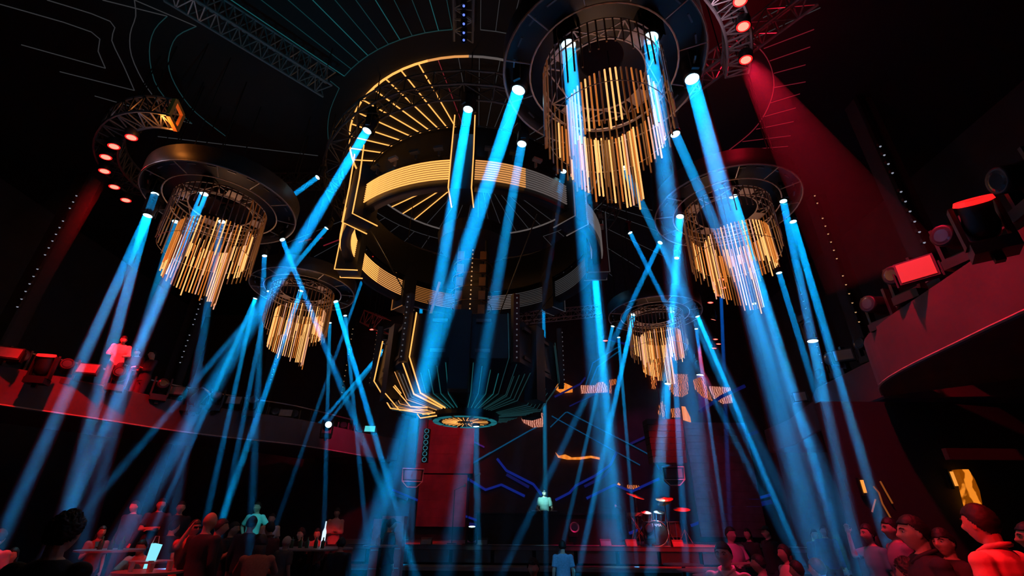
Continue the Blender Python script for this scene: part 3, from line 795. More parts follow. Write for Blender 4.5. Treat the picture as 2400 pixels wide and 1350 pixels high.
for x, y, d, lab, ring in ((55, 832, (.7, -.3, .1), 'black moving head on the ledge, first from the frame edge, facing right', None),
                      (110, 832, (.1, -.3, 1), 'upright moving head with a glowing red ring on the ledge', M_redhot),
                      (158, 852, (.5, -.6, .1), 'red topped moving head on the ledge beside the red ring lamp', None),
                      (280, 870, (.4, -.6, .1), 'moving head on the ledge below the balcony guest', None),
                      (383, 898, (.5, -.6, .05), 'teal lit moving head with white base glare on the ledge', None),
                      (455, 915, (.3, -.4, .4), 'dark moving head with a teal hoop on the ledge', None),
                      (482, 916, (.4, .3, .9), 'tilted hoop shaped lamp between teal moving heads', M_steel),
                      (507, 926, (.3, -.6, .0), 'teal edged moving head standing beside a bright plate', None),
                      (592, 935, (.3, -.6, .2), 'dim moving head where the balcony turns dark', None),
                      (645, 963, (.3, -.6, .2), 'black moving head with tiny blue light on the far ledge', None),
                      (690, 968, (.3, -.6, .2), 'black moving head before the cyan glare on the ledge', None),
                      (805, 995, (.2, -.6, .3), 'crimson topped moving head beside the cyan glare', None),
                      (820, 1000, (.2, -.6, .3), 'second crimson moving head close to the corner', None),
                      (842, 1003, (.2, -.6, .3), 'moving head by the bright cyan plate near the stage', None)):
    p = atH(x, y, 2.86 if y < 900 else 2.84)
    head_at(p, d, lab, ring)
for x, y, lab, m, yaw in ((14, 840, 'flat red strobe panel at the frame edge', M_panelred, .5), (202, 876, 'flat red strobe panel between two ledge moving heads', M_panelred, .3), (410, 926, 'flat teal strobe panel beside the white glare', M_panelred, .2),
                     (546, 948, 'flat teal strobe panel on the darker ledge', M_panelred, .2), (668, 977, 'small grey strobe panel on the far ledge', M_panelred, .2), (866, 1013, 'bright cyan glowing plate near the stage end', emit('cyan_plate', (.1, .75, .8), .9), .1)):
    panel_at(atH(x, y, 2.68 if x < 300 else 2.7), yaw, lab, m=m)
moving_head(atY(770, 995, 13.6), (.5, -1, .1), 'moving head with a bright cyan lens on the far ledge', 'balcony ledge lamps', up=-1, scale=1.1)
for x, y, Y, d, lab, ring, s in ((2335, 425, 3.35, (-.8, .2, -.1), 'large red rimmed moving head at the frame edge on the rounded balcony', None, 1.25),
                       (2280, 470, 3.7, (-.3, -.4, .8), 'tilted glowing red ring lamp on the rounded balcony', M_redhot, 1.25),
                       (2205, 552, 4.6, (-.8, -.2, -.05), 'moving head with red top in the middle of the rounded balcony', None, 1.25),
                       (2088, 645, 5.5, (-.8, -.2, -.05), 'moving head left of the red panel on the rounded balcony', None, 1.25),
                       (2032, 712, 6.3, (-.8, -.2, .0), 'dim moving head at the nose of the rounded balcony', None, 1.25),
                       (2006, 790, 8.0, (-.8, -.2, .0), 'small moving head above the stepped back balcony', None, 1.1),
                       (1938, 828, 9.0, (-.8, -.2, -.1), 'teal edged moving head left of the ribbed panel', None, 1.25),
                       (1912, 862, 9.8, (-.8, -.2, .2), 'moving head inside the blue beam on the stepped back balcony', None, 1.1)):
    p = atY(x, y, Y)
    if Y >= 8: p.z -= .12
    head_at(p, d, lab, ring, s=s)
panel_at(atY(2158, 655, 5.15), -.9, 'bright red strobe panel on the rounded balcony', .36, .26, .1, emit('red_panel_face', (1, .03, .03), .7))
panel_at(atY(1980, 845, 8.8), -.6, 'ribbed grey panel lamp on the stepped back balcony', .3, .2, .1)
panel_at(atY(1878, 940, 11.5), -.6, 'small teal panel lamp on the farthest balcony', .26, .2, .1)
spot('ledge_cyan', (-7.4, 10.6, 6.2), tuple(atH(395, 905, 2.6)), 260, (.1, .8, 1), 30, .8, .1)
spot('ledge_cyan2', atY(880, 900, 13.0), tuple(atH(820, 1010, 2.5)), 260, (1, 0, .12), 45, .8, .1)

# ------------------------------------------------------------------ stage
SZ = 1.1
M_stage = mat('black_stage_deck', (.22, .20, .20), .4, 0, .25, 5)
st = thing('stage', 'wide low black stage platform lit red at both sides', 'stage', (0, 14.2, 0))
MB().box((1.2, 2.2, SZ - .05), (14.5, 4.4, .1)).obj('deck', M_stage, st)
MB().box((1.2, .15, (SZ - .1) / 2 - .17), (14.4, .1, SZ + .24)).obj('front_skirt', M_black, st)
MB().box((1.2, -.42, SZ - .48), (14.5, .75, .08)).obj('lower_step', M_stage, st)
for k in range(13):
    MB().box((-5.4 + k * 1.1, -.02, SZ - .25), (1.0, .03, .28)).obj('mesh_panel', mat('perforated_panel', (.12, .13, .13), .4, .4, .6, 140), st)
MB().tube([(-6, -.05, SZ), (8.4, -.05, SZ)], .02, 4).obj('edge_trim', M_truss, st)
# glowing lines and painted amber reflections on the back wall
YW = 18.75
def wpoly(pts, wd, m, parent, name='light_line', Y=YW - .03):
    P = [atY(x, y, Y) for x, y in pts]
    return MB().tube(P, wd, 4).obj(name, m, parent)
art = thing('led_wall_lines', 'angular glowing blue lines crossing the dark stage backdrop', 'led screen', (0, 0, 0))
for pts, wd, m in (
  ([(920, 1148), (985, 1175), (997, 1205), (1022, 1197), (1040, 1218), (1072, 1203), (1125, 1222)], .05, M_blue),
  ([(922, 1158), (955, 1170)], .06, M_bluedim),
  ([(1085, 1115), (1138, 1148), (1175, 1136), (1230, 1163)], .06, M_blue), ([(1125, 1215), (1185, 1238), (1235, 1262)], .05, M_blue), ([(1100, 1228), (1170, 1242)], .07, M_bluedim),
  ([(1165, 1075), (1187, 1103), (1250, 1135), (1270, 1160)], .06, M_blue), ([(1187, 1112), (1240, 1142)], .07, M_bluedim),
  ([(1302, 1172), (1335, 1155), (1350, 1138), (1395, 1115), (1430, 1090), (1445, 1060)], .06, M_blue), ([(1370, 1140), (1410, 1120), (1432, 1098)], .07, M_bluedim),
  ([(1375, 1168), (1440, 1136), (1480, 1152), (1545, 1122)], .06, M_blue), ([(1620, 1232), (1640, 1224), (1665, 1218), (1690, 1228), (1703, 1193), (1722, 1182), (1805, 1160)], .06, M_blue), ([(1752, 1188), (1808, 1176)], .10, M_bluedim),
  ([(1370, 1240), (1428, 1228)], .07, M_blue), ([(1375, 1252), (1428, 1238)], .08, M_bluedim), ([(1475, 1250), (1520, 1233)], .06, M_blue),
  ([(1290, 1001), (1325, 967), (1330, 966), (1480, 1043), (1530, 1070), (1545, 1100)], .025, M_tealwall), ([(1293, 975), (1500, 1090)], .022, M_tealwall), ([(1335, 952), (1398, 922)], .03, M_bluedim),
  ([(1372, 905), (1390, 850), (1440, 818), (1452, 812)], .03, M_tealwall), ([(1382, 905), (1400, 860), (1452, 822)], .03, M_tealwall), ([(1410, 790), (1485, 812)], .05, M_bluedim),
  ([(1640, 965), (1690, 930), (1745, 905)], .09, M_bluedim), ([(1725, 1030), (1775, 1012)], .08, M_bluedim), ([(1478, 1040), (1525, 1018)], .06, M_bluedim),
  ([(1300, 930), (1360, 900), (1372, 885)], .05, M_bluedim), ([(1150, 1060), (1100, 1090), (1240, 1010), (1260, 1000)], .03, M_tealwall), ([(1015, 985), (1020, 1020), (1045, 1015), (1060, 1042), (1100, 1030), (1135, 1048)], .035, emit('led_violet', (.12, .02, .35), .35)),
  ([(1245, 880), (1300, 912)], .08, M_bluedim), ([(1260, 835), (1295, 842)], .07, M_bluedim)):
    wpoly(pts, wd, m, art)
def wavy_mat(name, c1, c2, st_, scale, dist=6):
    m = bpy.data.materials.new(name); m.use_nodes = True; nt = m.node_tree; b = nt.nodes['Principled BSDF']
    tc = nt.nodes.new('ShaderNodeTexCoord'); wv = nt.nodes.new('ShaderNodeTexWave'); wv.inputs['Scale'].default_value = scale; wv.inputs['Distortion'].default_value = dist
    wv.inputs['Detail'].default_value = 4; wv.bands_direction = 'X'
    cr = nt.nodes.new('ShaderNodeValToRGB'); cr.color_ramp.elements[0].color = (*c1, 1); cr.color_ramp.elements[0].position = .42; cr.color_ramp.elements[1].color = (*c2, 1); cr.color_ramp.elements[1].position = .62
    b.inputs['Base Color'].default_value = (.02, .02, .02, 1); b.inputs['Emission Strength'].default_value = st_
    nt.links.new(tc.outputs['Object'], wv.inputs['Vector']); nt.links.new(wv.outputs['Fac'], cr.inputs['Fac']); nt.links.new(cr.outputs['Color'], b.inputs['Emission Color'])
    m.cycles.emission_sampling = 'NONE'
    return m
W_or = wavy_mat('reflection_orange', (.9, .22, .02), (1, .30, .04), .9, 1.5, 2)
W_wv = wavy_mat('reflection_wavy_amber', (.01, .0, .0), (1, .25, .06), .7, 5, 9)
W_pk = wavy_mat('reflection_wavy_peach', (.25, .05, .03), (1, .42, .30), .7, 4, 8)
def glow_patch(pts, m, label, name='amber_reflection'):  # glowing patch standing in for chandeliers mirrored in the back wall
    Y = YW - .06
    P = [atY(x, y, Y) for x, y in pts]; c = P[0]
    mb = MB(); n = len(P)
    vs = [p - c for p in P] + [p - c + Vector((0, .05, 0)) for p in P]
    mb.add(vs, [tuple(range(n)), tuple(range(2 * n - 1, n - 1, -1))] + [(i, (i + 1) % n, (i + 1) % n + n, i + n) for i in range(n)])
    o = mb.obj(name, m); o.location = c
    return tag(o, label, 'led screen')  # these patches are painted chandelier reflections
glow_patch([(1302, 898), (1325, 898), (1342, 906), (1342, 919), (1315, 921), (1302, 912)], W_or, 'plain orange reflection patch next to the black bowl on the backdrop')
glow_patch([(1361, 903), (1395, 903), (1401, 896), (1415, 895), (1423, 905), (1424, 919), (1380, 921), (1362, 922)], W_pk, 'orange and pink reflection patch crossed by the widest blue beam')
glow_patch([(1428, 890), (1445, 888), (1444, 900), (1434, 903), (1433, 922), (1428, 920)], W_wv, 'thin hook-shaped orange reflection between two beams')
glow_patch([(1520, 850), (1545, 850), (1545, 880), (1536, 912), (1528, 910)], W_wv, 'narrow wavy amber reflection under the longest rods')
glow_patch([(1563, 876), (1612, 877), (1614, 922), (1600, 930), (1582, 928), (1568, 910)], W_wv, 'striped amber reflection below the small right chandelier')
glow_patch([(1625, 890), (1645, 882), (1656, 905), (1672, 940), (1648, 930), (1630, 912)], W_wv, 'slanted wavy amber reflection right of the striped one')
glow_patch([(1662, 905), (1712, 908), (1717, 944), (1695, 946), (1672, 932)], W_pk, 'peach swirl reflection at the end of the amber row')
glow_patch([(1544, 950), (1552, 940), (1560, 950), (1558, 975), (1550, 980), (1543, 968)], W_wv, 'little amber ring shape above the hanging speaker')
glow_patch([(1572, 958), (1594, 955), (1595, 978), (1574, 978)], W_wv, 'small cracked-looking amber reflection above the hanging speaker')
glow_patch([(1598, 952), (1606, 953), (1618, 978), (1620, 990), (1602, 984)], W_or, 'orange curved streak by the magenta wall corner')
glow_patch([(1222, 980), (1240, 978), (1250, 967), (1273, 968), (1273, 1000), (1250, 1002), (1226, 990)], W_pk, 'brown rock-like reflection patch beside the bowl bottom')
glow_patch(smooth([(1302, 1060), (1310, 1068), (1325, 1065), (1340, 1072), (1360, 1071), (1385, 1068), (1406, 1072), (1406, 1077), (1385, 1073), (1360, 1077), (1330, 1077), (1308, 1072)], 1), W_or, 'thin rippling orange reflection on the dark backdrop')
glow_patch([(1470, 1136), (1478, 1137), (1495, 1137), (1503, 1143), (1500, 1147), (1482, 1146), (1470, 1145)], W_wv, 'tiny amber reflection above the keyboard stand')
glow_patch([(1444, 1138), (1450, 1131), (1455, 1136), (1448, 1141)], W_or, 'small orange spark shape on the backdrop')
# crimson panels of the backdrop
M_crim = mat('crimson_brick_panel', (.5, .05, .09), .6, 0, .9, 1.6)
for (x0, y0, x1, y1, lab) in ((985, 978, 1108, 1110, 'crimson textured backdrop panel behind the bowl'), (985, 1112, 1090, 1235, 'lower crimson backdrop panel over the red stage floor')):
    a = atY(x0, y0, YW - .1); b = atY(x1, y1, YW - .1)
    t = thing('backdrop_panel', lab, 'backdrop', ((a.x + b.x) / 2, YW - .1, (a.z + b.z) / 2))
    W_, H_ = abs(b.x - a.x), abs(a.z - b.z)
    for i in range(6):
        for j in range(7):
            q = random.uniform(0, .012)
            MB().box((-W_ / 2 + W_ * (j + .5) / 7, -q / 2, -H_ / 2 + H_ * (i + .5) / 6), (W_ / 7 * .993, .06 + q, H_ / 6 * .99)).obj('panel', M_crim, t)
a = atY(1602, 990, YW - .1); b = atY(1800, 1260, YW - .1)
t = thing('backdrop_panel', 'purple washed ribbed backdrop panel behind the drums', 'backdrop', ((a.x + b.x) / 2, YW - .1, (a.z + b.z) / 2))
for i in range(16):
    MB().box((0, 0, -abs(a.z - b.z) / 2 + abs(a.z - b.z) * (i + .5) / 16), (abs(b.x - a.x), .08, abs(a.z - b.z) / 16 * .97)).obj('slat', mat('ribbed_wall', (.3, .12, .16), .6, 0, .5, 3), t)
# hanging speakers
def hanging_speaker(p, yaw, label, s=1.):
    t = thing('hanging_speaker', label, 'speaker', tuple(p), yaw)
    pr = [(-.32, 0), (.32, 0), (.30, -.36), (.14, -.52), (-.14, -.52), (-.30, -.36)]
    vs = [(x * s, -.2, z * s) for x, z in pr] + [(x * s, .25, z * s) for x, z in pr]
    MB().add(vs, [(0, 1, 2, 3, 4, 5)[::-1], (6, 7, 8, 9, 10, 11)] + [(i, (i + 1) % 6, (i + 1) % 6 + 6, i + 6) for i in range(6)]).obj('cabinet', M_dark, t)
    MB().tube([(x * s, -.21, z * s) for x, z in pr], .022 * s, 4, closed=True).obj('front_frame', mat('teal_grey_frame', (.35, .4, .42), .5), t)
    MB().tube([(-.31 * s, -.21, -.36 * s), (.31 * s, -.21, -.36 * s)], .02 * s, 4).obj('baffle_bar', mat('teal_grey_frame', (.35, .4, .42), .5), t)
    MB().box((0, -.21, -.18 * s), (.5 * s, .02, .26 * s)).obj('grille', mat('grey_grille', (.10, .11, .12), .5), t)
    MB().tube([(0, 0, 0), (0, 0, ZC - p.z)], .015, 4).obj('hanger_cable', M_black, t)
hanging_speaker(atY(968, 1100, 15.5), .25, 'six sided hanging speaker in the wide blue beam over the crimson side')
hanging_speaker(atY(1576, 1096, 15.5), -.25, 'six sided hanging speaker beside the big black speaker block')
# black line array block
a = atY(1525, 985, 14.8); b = atY(1608, 985, 14.8); c = atY(1565, 1087, 14.8)
t = thing('speaker_array', 'tall black speaker block hanging in front of the purple wall', 'speaker', (c.x, 14.8, c.z))
hh = (a.z - c.z); n = 7
for i in range(n):
    MB().box((0, 0, hh * (i + .5) / n), (abs(b.x - a.x) * (.9 + .015 * i), .5, hh / n * .94)).obj('cabinet', M_black, t)
MB().tube([(0, 0, hh), (0, 0, ZC - c.z)], .015, 4).obj('hanger_cable', M_black, t)
a = atY(995, 1005, 16); c = atY(995, 1085, 16)
t = thing('speaker_array', 'thin vertical array of small square drivers edged in cyan near the crimson panel', 'speaker', (c.x, 16, c.z))
for i in range(6):
    z = (a.z - c.z) * (i + .5) / 6
    MB().box((0, 0, z), (.20, .2, (a.z - c.z) / 6 * .9)).obj('cabinet', M_black, t)
    MB().tube([(.07 * math.cos(k * PI / 4), -.11, z + .07 * math.sin(k * PI / 4)) for k in range(8)], .01, 4, closed=True).obj('driver_ring', emit('cyan_ring', (.1, .6, .8), .35), t)
MB().tube([(0, 0, a.z - c.z), (0, 0, ZC - c.z)], .015, 4).obj('hanger_cable', M_black, t)
# DJ booth
dj = atY(1277, 1204, 15.3)
bo = thing('dj_booth', 'black performer booth with decks in the middle of the stage', 'booth', (dj.x + .1, 15.55, SZ))
tz = dj.z - SZ - .02
MB().box((0, 0, tz / 2), (4.2, .6, tz)).obj('front', M_black, bo)
MB().box((0, 0, tz + .015), (4.3, .7, .03)).obj('top', M_dark, bo)
for x0, lab in ((-.28, 'round jog wheel deck by the performer\'s right hand'), (.28, 'round jog wheel deck by the performer\'s left hand')):
    d = thing('dj_deck', lab, 'dj player', (dj.x + x0, 15.5, dj.z + .01), 0, 'players on the booth')
    MB().box((0, 0, .03), (.30, .36, .06)).obj('body', M_dark, d)
    MB().lathe([(0, .075), (.10, .075), (.11, .06), (0, .06)], 20).obj('jog_wheel', M_steel, d)
d = thing('dj_mixer', 'small mixer between the two decks', 'mixer', (dj.x, 15.5, dj.z + .01))
MB().box((0, 0, .035), (.22, .34, .07)).obj('body', M_dark, d)
for i in range(3):
    for j in range(3): MB().lathe([(0, .09), (.012, .09), (.014, .07)], 8, Matrix.Translation((-.06 + .06 * i, -.08 + .08 * j, 0))).obj('knob', M_steel, d)
spot('performer_light', atY(1235, 1040, 13.8), atY(1276, 1172, 15.9), 1500, (.35, 1, .95), 10, .5, .05)
# drum kit
dk = atH(1553, 1273, SZ - CZ); DY = 15.0
dkb = atY(1560, 1270, DY)
M_chrome = mat('chrome', (.7, .7, .7), .2, .9)
M_shell = mat('dark_drum_shell', (.06, .06, .08), .25)
M_headm = mat('white_drum_head', (.8, .85, .85), .5)
M_cym = mat('brass_cymbal', (.75, .5, .25), .3, .6)
kx = dkb.x - .28
def drum(name, loc, r, depth, axis, label, head=M_headm, legs=None, tilt=None, stand=True):
    t = thing(name, label, 'drum', tuple(loc), group='drum kit on the stage')
    R = Matrix.Rotation(PI / 2, 4, 'X') if axis == 'Y' else (Matrix.Rotation(tilt or 0, 4, 'X'))
    MB().lathe([(r, -depth / 2), (r, depth / 2)], 28, R).lathe([(r - .01, -depth / 2), (r - .01, depth / 2)], 28, R).obj('shell', M_shell, t, True)
    for s in (-1, 1):
        MB().lathe([(0, s * depth / 2), (r * .97, s * depth / 2), (r * .97, s * (depth / 2 - .01)), (0, s * (depth / 2 - .01))], 28, R).obj('drum_head', head if s == 1 or axis != 'Y' else head, t)
        MB().tube([R @ Vector(p) for p in circ(r + .008, 28, s * depth / 2)], .012, 5, closed=True).obj('rim_hoop', M_chrome, t)
    for k in range(8):
        a = 2 * PI * k / 8
        MB().tube([R @ Vector(((r + .02) * math.cos(a), (r + .02) * math.sin(a), z)) for z in (-depth / 2 + .02, depth / 2 - .02)], .007, 4).obj('tension_rod', M_chrome, t)
    return t
bd = drum('bass_drum', (kx, DY, SZ + .32), .31, .42, 'Y', 'big bass drum with white lettering on its dark front head', mat('dark_drum_head', (.03, .10, .11), .3))
cu = bpy.data.curves.new('lettering', 'FONT'); cu.body = 'TAMA'; cu.size = .10; cu.extrude = .002; cu.align_x = 'CENTER'
lt = bpy.data.objects.new('lettering', cu); C.objects.link(lt); lt.parent = bd; lt.location = (.02, -.215, .17); lt.rotation_euler = (PI / 2, 0, 0)
dg_ = bpy.context.evaluated_depsgraph_get()
ltm = bpy.data.meshes.new_from_object(lt.evaluated_get(dg_)); bpy.data.objects.remove(lt)
ltm.materials.clear(); ltm.materials.append(emit('lit_lettering', (.6, .8, .85), .25, (.9, .9, .9)))
lt = link('lettering', ltm, bd, (.02, -.215, .17)); lt.rotation_euler = (PI / 2, 0, 0)
for s in (-1, 1): MB().tube([(s * .28, -.1, -.1), (s * .42, -.2, -.31)], .01, 5).obj('spur', M_chrome, bd)
for x0, z0, r, lab in ((-.16, .74, .13, 'small rack tom above the bass drum, nearer the booth'), (.2, .76, .15, 'rack tom above the bass drum, nearer the cymbals')):
    t = drum('rack_tom', (kx + x0, DY + .05, SZ + z0), r, .2, 'Z', lab, tilt=.3)
    MB().tube([(0, 0, -.1), (0, .05, -.2), (-x0 * .5, .05, -.28)], .012, 5).obj('mount_arm', M_chrome, t)
t = drum('floor_tom', (kx + .62, DY + .2, SZ + .42), .2, .38, 'Z', 'floor tom on three legs behind the stands')
for k in range(3):
    a = k * 2.09 + .5
    MB().tube([(.21 * math.cos(a), .21 * math.sin(a), .1), (.21 * math.cos(a), .21 * math.sin(a), -.41)], .009, 5).obj('leg', M_chrome, t)
t = drum('snare_drum', (kx - .5, DY + .3, SZ + .62), .17, .14, 'Z', 'shallow snare drum on a stand beside the bass drum')
for k in range(3):
    a = k * 2.09
    MB().tube([(0, 0, -.2), (.2 * math.cos(a), .2 * math.sin(a), -.61)], .009, 5).obj('stand_leg', M_chrome, t)
MB().tube([(0, 0, -.07), (0, 0, -.35)], .012, 5).obj('stand_pole', M_chrome, t)
def cymbal(x, y, z, r, ti, tj, lab):
    t = thing('cymbal', lab, 'cymbal', (x, y, SZ), group='cymbals on stands')
    R = Matrix.Translation((0, 0, z)) @ Matrix.Rotation(ti, 4, 'Y') @ Matrix.Rotation(tj, 4, 'X')
    MB().lathe([(0, .035), (.04, .028), (.06, .012), (r, -.012), (r, -.016), (.06, .006), (0, .02)], 26, R).obj('plate', M_cym, t, True)
    MB().tube([(0, 0, .3), (0, 0, z)], .01, 5).obj('pole', M_chrome, t)
    for k in range(3):
        a = k * 2.09 + .3
        MB().tube([(0, 0, .42), (.26 * math.cos(a), .26 * math.sin(a), .0)], .01, 5).obj('leg', M_chrome, t)
cymbal(kx - .42, DY + .1, 1.30, .27, .28, .25, 'wide tilted crash cymbal highest on the booth side')
cymbal(kx + .38, DY - .05, 1.22, .25, -.1, .3, 'bright red lit crash cymbal over the toms')
cymbal(kx + .9, DY + .1, .95, .24, -.05, .25, 'lower red cymbal on the outer side of the kit')
cymbal(kx + .55, DY + .55, 1.15, .22, -.4, .3, 'rear cymbal tilted above the floor tom')
# mic stands
def stand(p, h, lab, boom=.3):
    t = thing('microphone_stand', lab, 'mic stand', tuple(p))
    MB().tube([(0, 0, 0), (0, 0, h)], .012, 5).tube([(0, 0, h), (boom, -.1, h + .12)], .009, 5).obj('pole', M_black, t)
    MB().lathe([(0, 0), (.14, 0), (.13, .02), (0, .03)], 16).obj('base', M_black, t)
    MB().ell((boom, -.1, h + .12), (.03, .03, .045), 8).obj('microphone', M_steel, t)
stand((atY(1060, 1250, 15).x, 15, SZ), 1.4, 'tall black microphone stand on the red floor')
stand((atY(1095, 1250, 14.8).x, 14.8, SZ), 1.7, 'microphone stand beside the vertical floor light')
stand((atY(1470, 1250, 15.4).x, 15.4, SZ), .9, 'boom microphone stand next to the bass drum', -.3)
stand((atY(1490, 1250, 14.6).x, 14.6, SZ), .7, 'low microphone stand in front of the keyboard frame', .2)
# keyboard stand
p = atY(1500, 1245, 15.2)
t = thing('keyboard_stand', 'small folding keyboard stand shining teal between booth and drums', 'stand', (p.x, 15.2, SZ))
for s in (-1, 1): MB().tube([(-.25, s * .1, 0), (.25, s * .1, .75)], .015, 5).tube([(.25, s * .1, 0), (-.25, s * .1, .75)], .015, 5).obj('cross_frame', M_chrome, t)
MB().box((0, 0, .8), (.62, .25, .09)).obj('keyboard', M_steel, t)
# stage monitors and cases
def wedge(x, y, lab, s=.5, yy=14.5):
    p = atY(x, y, yy)
    t = thing('stage_monitor', lab, 'speaker', (p.x, yy, SZ), 0, 'wedge monitors along the stage edge')
    vs = [(-.3, -.2, 0), (.3, -.2, 0), (.3, .2, 0), (-.3, .2, 0), (-.3, .05, .34), (.3, .05, .34), (.3, .2, .34), (-.3, .2, .34)]
    MB().add([(a * s, b * s, c * s) for a, b, c in vs], [(3, 2, 1, 0), (0, 1, 5, 4), (4, 5, 6, 7), (1, 2, 6, 5), (3, 0, 4, 7), (2, 3, 7, 6)]).obj('cabinet', M_black, t)
    MB().add([(-.27 * s, -.185 * s, .03 * s), (.27 * s, -.185 * s, .03 * s), (.27 * s, .03 * s, .31 * s), (-.27 * s, .03 * s, .31 * s)], [(0, 1, 2, 3)]).obj('grille', mat('grey_grille', (.10, .11, .12), .5), t)
for x, y, lab in ((1000, 1262, 'black wedge monitor on the red floor edge'), (1130, 1270, 'wedge monitor right of the vertical floor light'), (1420, 1282, 'wedge monitor before the small keyboard frame'), (1590, 1290, 'wedge monitor under the drums'), (1480, 1285, 'wedge monitor in front of the microphone stands')):
    wedge(x, y, lab)
for x, y, lens, lab, d in ((1105, 1262, M_lens, 'upright floor spotlight on the stage edge with glowing base', (0, -.2, 1)), (1348, 1268, M_lensoff, 'round grey faced floor light facing the crowd', (0, -1, .15)), (1525, 1270, M_lensoff, 'black floor spotlight left of the bass drum', (-.2, -1, .3))):
    p = atY(x, y, 14.4); p.z = SZ + .45
    moving_head(p, d, lab, 'stage floor lights', lens_m=lens, up=-1, scale=1.1, extra_ring=M_steel if x == 1348 else None)
for x, y, lab in ((905, 1232, 'red flight case panel standing left of the stage'), (925, 1225, 'second red crate stacked by the stage side')):
    p = atY(x, y, 13.2)
    t = thing('flight_case', lab, 'case', (p.x, 13.2, 0.25))
    MB().box((0, 0, (p.z - .1) / 2), (.55, .4, p.z - .1)).obj('body', mat('red_case', (.6, .12, .14), .5), t)
    MB().box((0, -.21, p.z * .5), (.5, .01, .02)).box((0, -.21, p.z * .25), (.5, .01, .02)).obj('edge_strip', M_steel, t)
# stage lights, red and cyan
WASH = ['the red floor under the crimson panels', 'the red floor around the drums', 'the floor before the keyboard stand', 'the crimson backdrop panels', 'the purple ribbed wall', 'the floor in front of the booth', 'the step under the floor spotlight', 'the lower stage step', 'the drum kit']
for loc, tg, pw, col, dg in (((-3.2, 13.5, 7.0), (-2.6, 15.8, 1.1), 3500, RED, 26), ((6.0, 12.8, 7.0), (4.4, 15.4, 1.1), 3500, RED, 34), ((3.2, 13, 6.8), (2.2, 14.9, 1.1), 900, (1, .0, .15), 20),
                         ((-1.5, 14.5, 7.2), (-2.4, 18.7, 3.6), 170, (1, .0, .08), 40), ((4.5, 13.5, 7.2), (5.8, 18.7, 3.2), 170, (.6, .02, .35), 50),
                         ((.4, 13.9, 6.6), (.9, 14.6, 1.1), 420, (.3, 1, 1), 5), ((-.9, 13.6, 6.6), (-.95, 14.35, .6), 420, (.3, 1, 1), 5), ((2.9, 13.6, 6.6), (2.75, 13.9, .6), 520, (.3, 1, 1), 7),
                         ((3.6, 13.2, 6.8), (kx + .1, DY, SZ + .7), 2600, (.5, .95, 1), 7)):
    spot('stage_wash', loc, tg, pw, col, dg, .5, .06)
    par(Vector(loc) + Vector((0, 0, .1)), Vector(tg) - Vector(loc), 'small stage wash lamp hung high, pointing at ' + WASH.pop(0), .7)

# stacked round plates rack in front of stage (three discs)
for k, y in enumerate((1322, 1335, 1348)):
    p = atY(1601, y, 9.2)
    t = thing('round_table', ('highest', 'middle', 'lowest')[k] + ' of three overlapping small round tables below the drums', 'table', (p.x, 9.2 - k * .75, -.35), group='small round tables before the stage')
    z = atY(1601, y, 9.2 - k * .75).z + .35
    MB().lathe([(0, z), (.33, z), (.33, z - .02), (0, z - .03)], 28).obj('tabletop', mat('violet_grey_top', (.25, .22, .28), .4), t)
    MB().tube([(0, 0, 0), (0, 0, z - .02)], .03, 8).obj('pedestal', M_black, t)
    MB().lathe([(0, .02), (.22, .015), (.22, 0), (0, 0)], 20).obj('foot', M_black, t)

# ------------------------------------------------------------------ people
V = Vector
def xform(pts, lean, dz, yaw=0.):
    return pts
BASE_J = dict(pel=(0, 0, .93), nb=(0, -.01, 1.45), hd=(0, .015, 1.60), sR=(.175, -.01, 1.39), sL=(-.175, -.01, 1.39),
              eR=(.225, -.04, 1.12), eL=(-.225, -.04, 1.12), wR=(.235, .05, .88), wL=(-.235, .05, .88),
              hR=(.09, 0, .90), hL=(-.09, 0, .90), kR=(.10, .02, .49), kL=(-.10, .02, .49), aR=(.11, -.02, .08), aL=(-.11, -.02, .08))
POSES = {
 'stand': dict(),
 'cross': dict(eR=(.23, .07, 1.14), eL=(-.23, .07, 1.14), wR=(-.04, .21, 1.17), wL=(.04, .19, 1.13)),
 'phone': dict(eR=(.25, .17, 1.22), wR=(.13, .34, 1.44), eL=(-.23, .03, 1.13), wL=(-.12, .25, 1.18)),
 'drink': dict(eR=(.24, .04, 1.14), wR=(.12, .25, 1.30)),
 'raise': dict(eR=(.26, .14, 1.34), wR=(.17, .20, 1.60)),
 'hips': dict(eR=(.34, -.06, 1.18), wR=(.19, .03, 1.00), eL=(-.34, -.06, 1.18), wL=(-.19, .03, 1.00)),
 'dj': dict(lean=14, eR=(.27, .08, 1.10), wR=(.20, .34, 1.08), eL=(-.27, .08, 1.10), wL=(-.22, .34, 1.08), nod=22),
 'lean': dict(lean=30, eR=(.24, .10, 1.18), wR=(.15, .33, 1.24), eL=(-.24, .10, 1.18), wL=(-.12, .35, 1.22), nod=8),
 'hug': dict(lean=12, eR=(.26, .22, 1.26), wR=(.10, .42, 1.30), eL=(-.27, .22, 1.26), wL=(-.10, .42, 1.26)),
 'sit': dict(seat=1, kR=(.13, .44, .50), kL=(-.13, .44, .50), aR=(.13, .42, .08), aL=(-.13, .42, .08), wR=(.14, .30, 1.12), wL=(-.14, .30, 1.10), eR=(.23, .06, 1.16), eL=(-.23, .06, 1.16)),
 'sitreach': dict(seat=1, lean=12, kR=(.13, .44, .50), kL=(-.13, .44, .50), aR=(.13, .42, .08), aL=(-.13, .42, .08), wR=(.22, .52, 1.22), wL=(-.16, .48, 1.15), eR=(.26, .28, 1.20), eL=(-.24, .24, 1.15)),
}
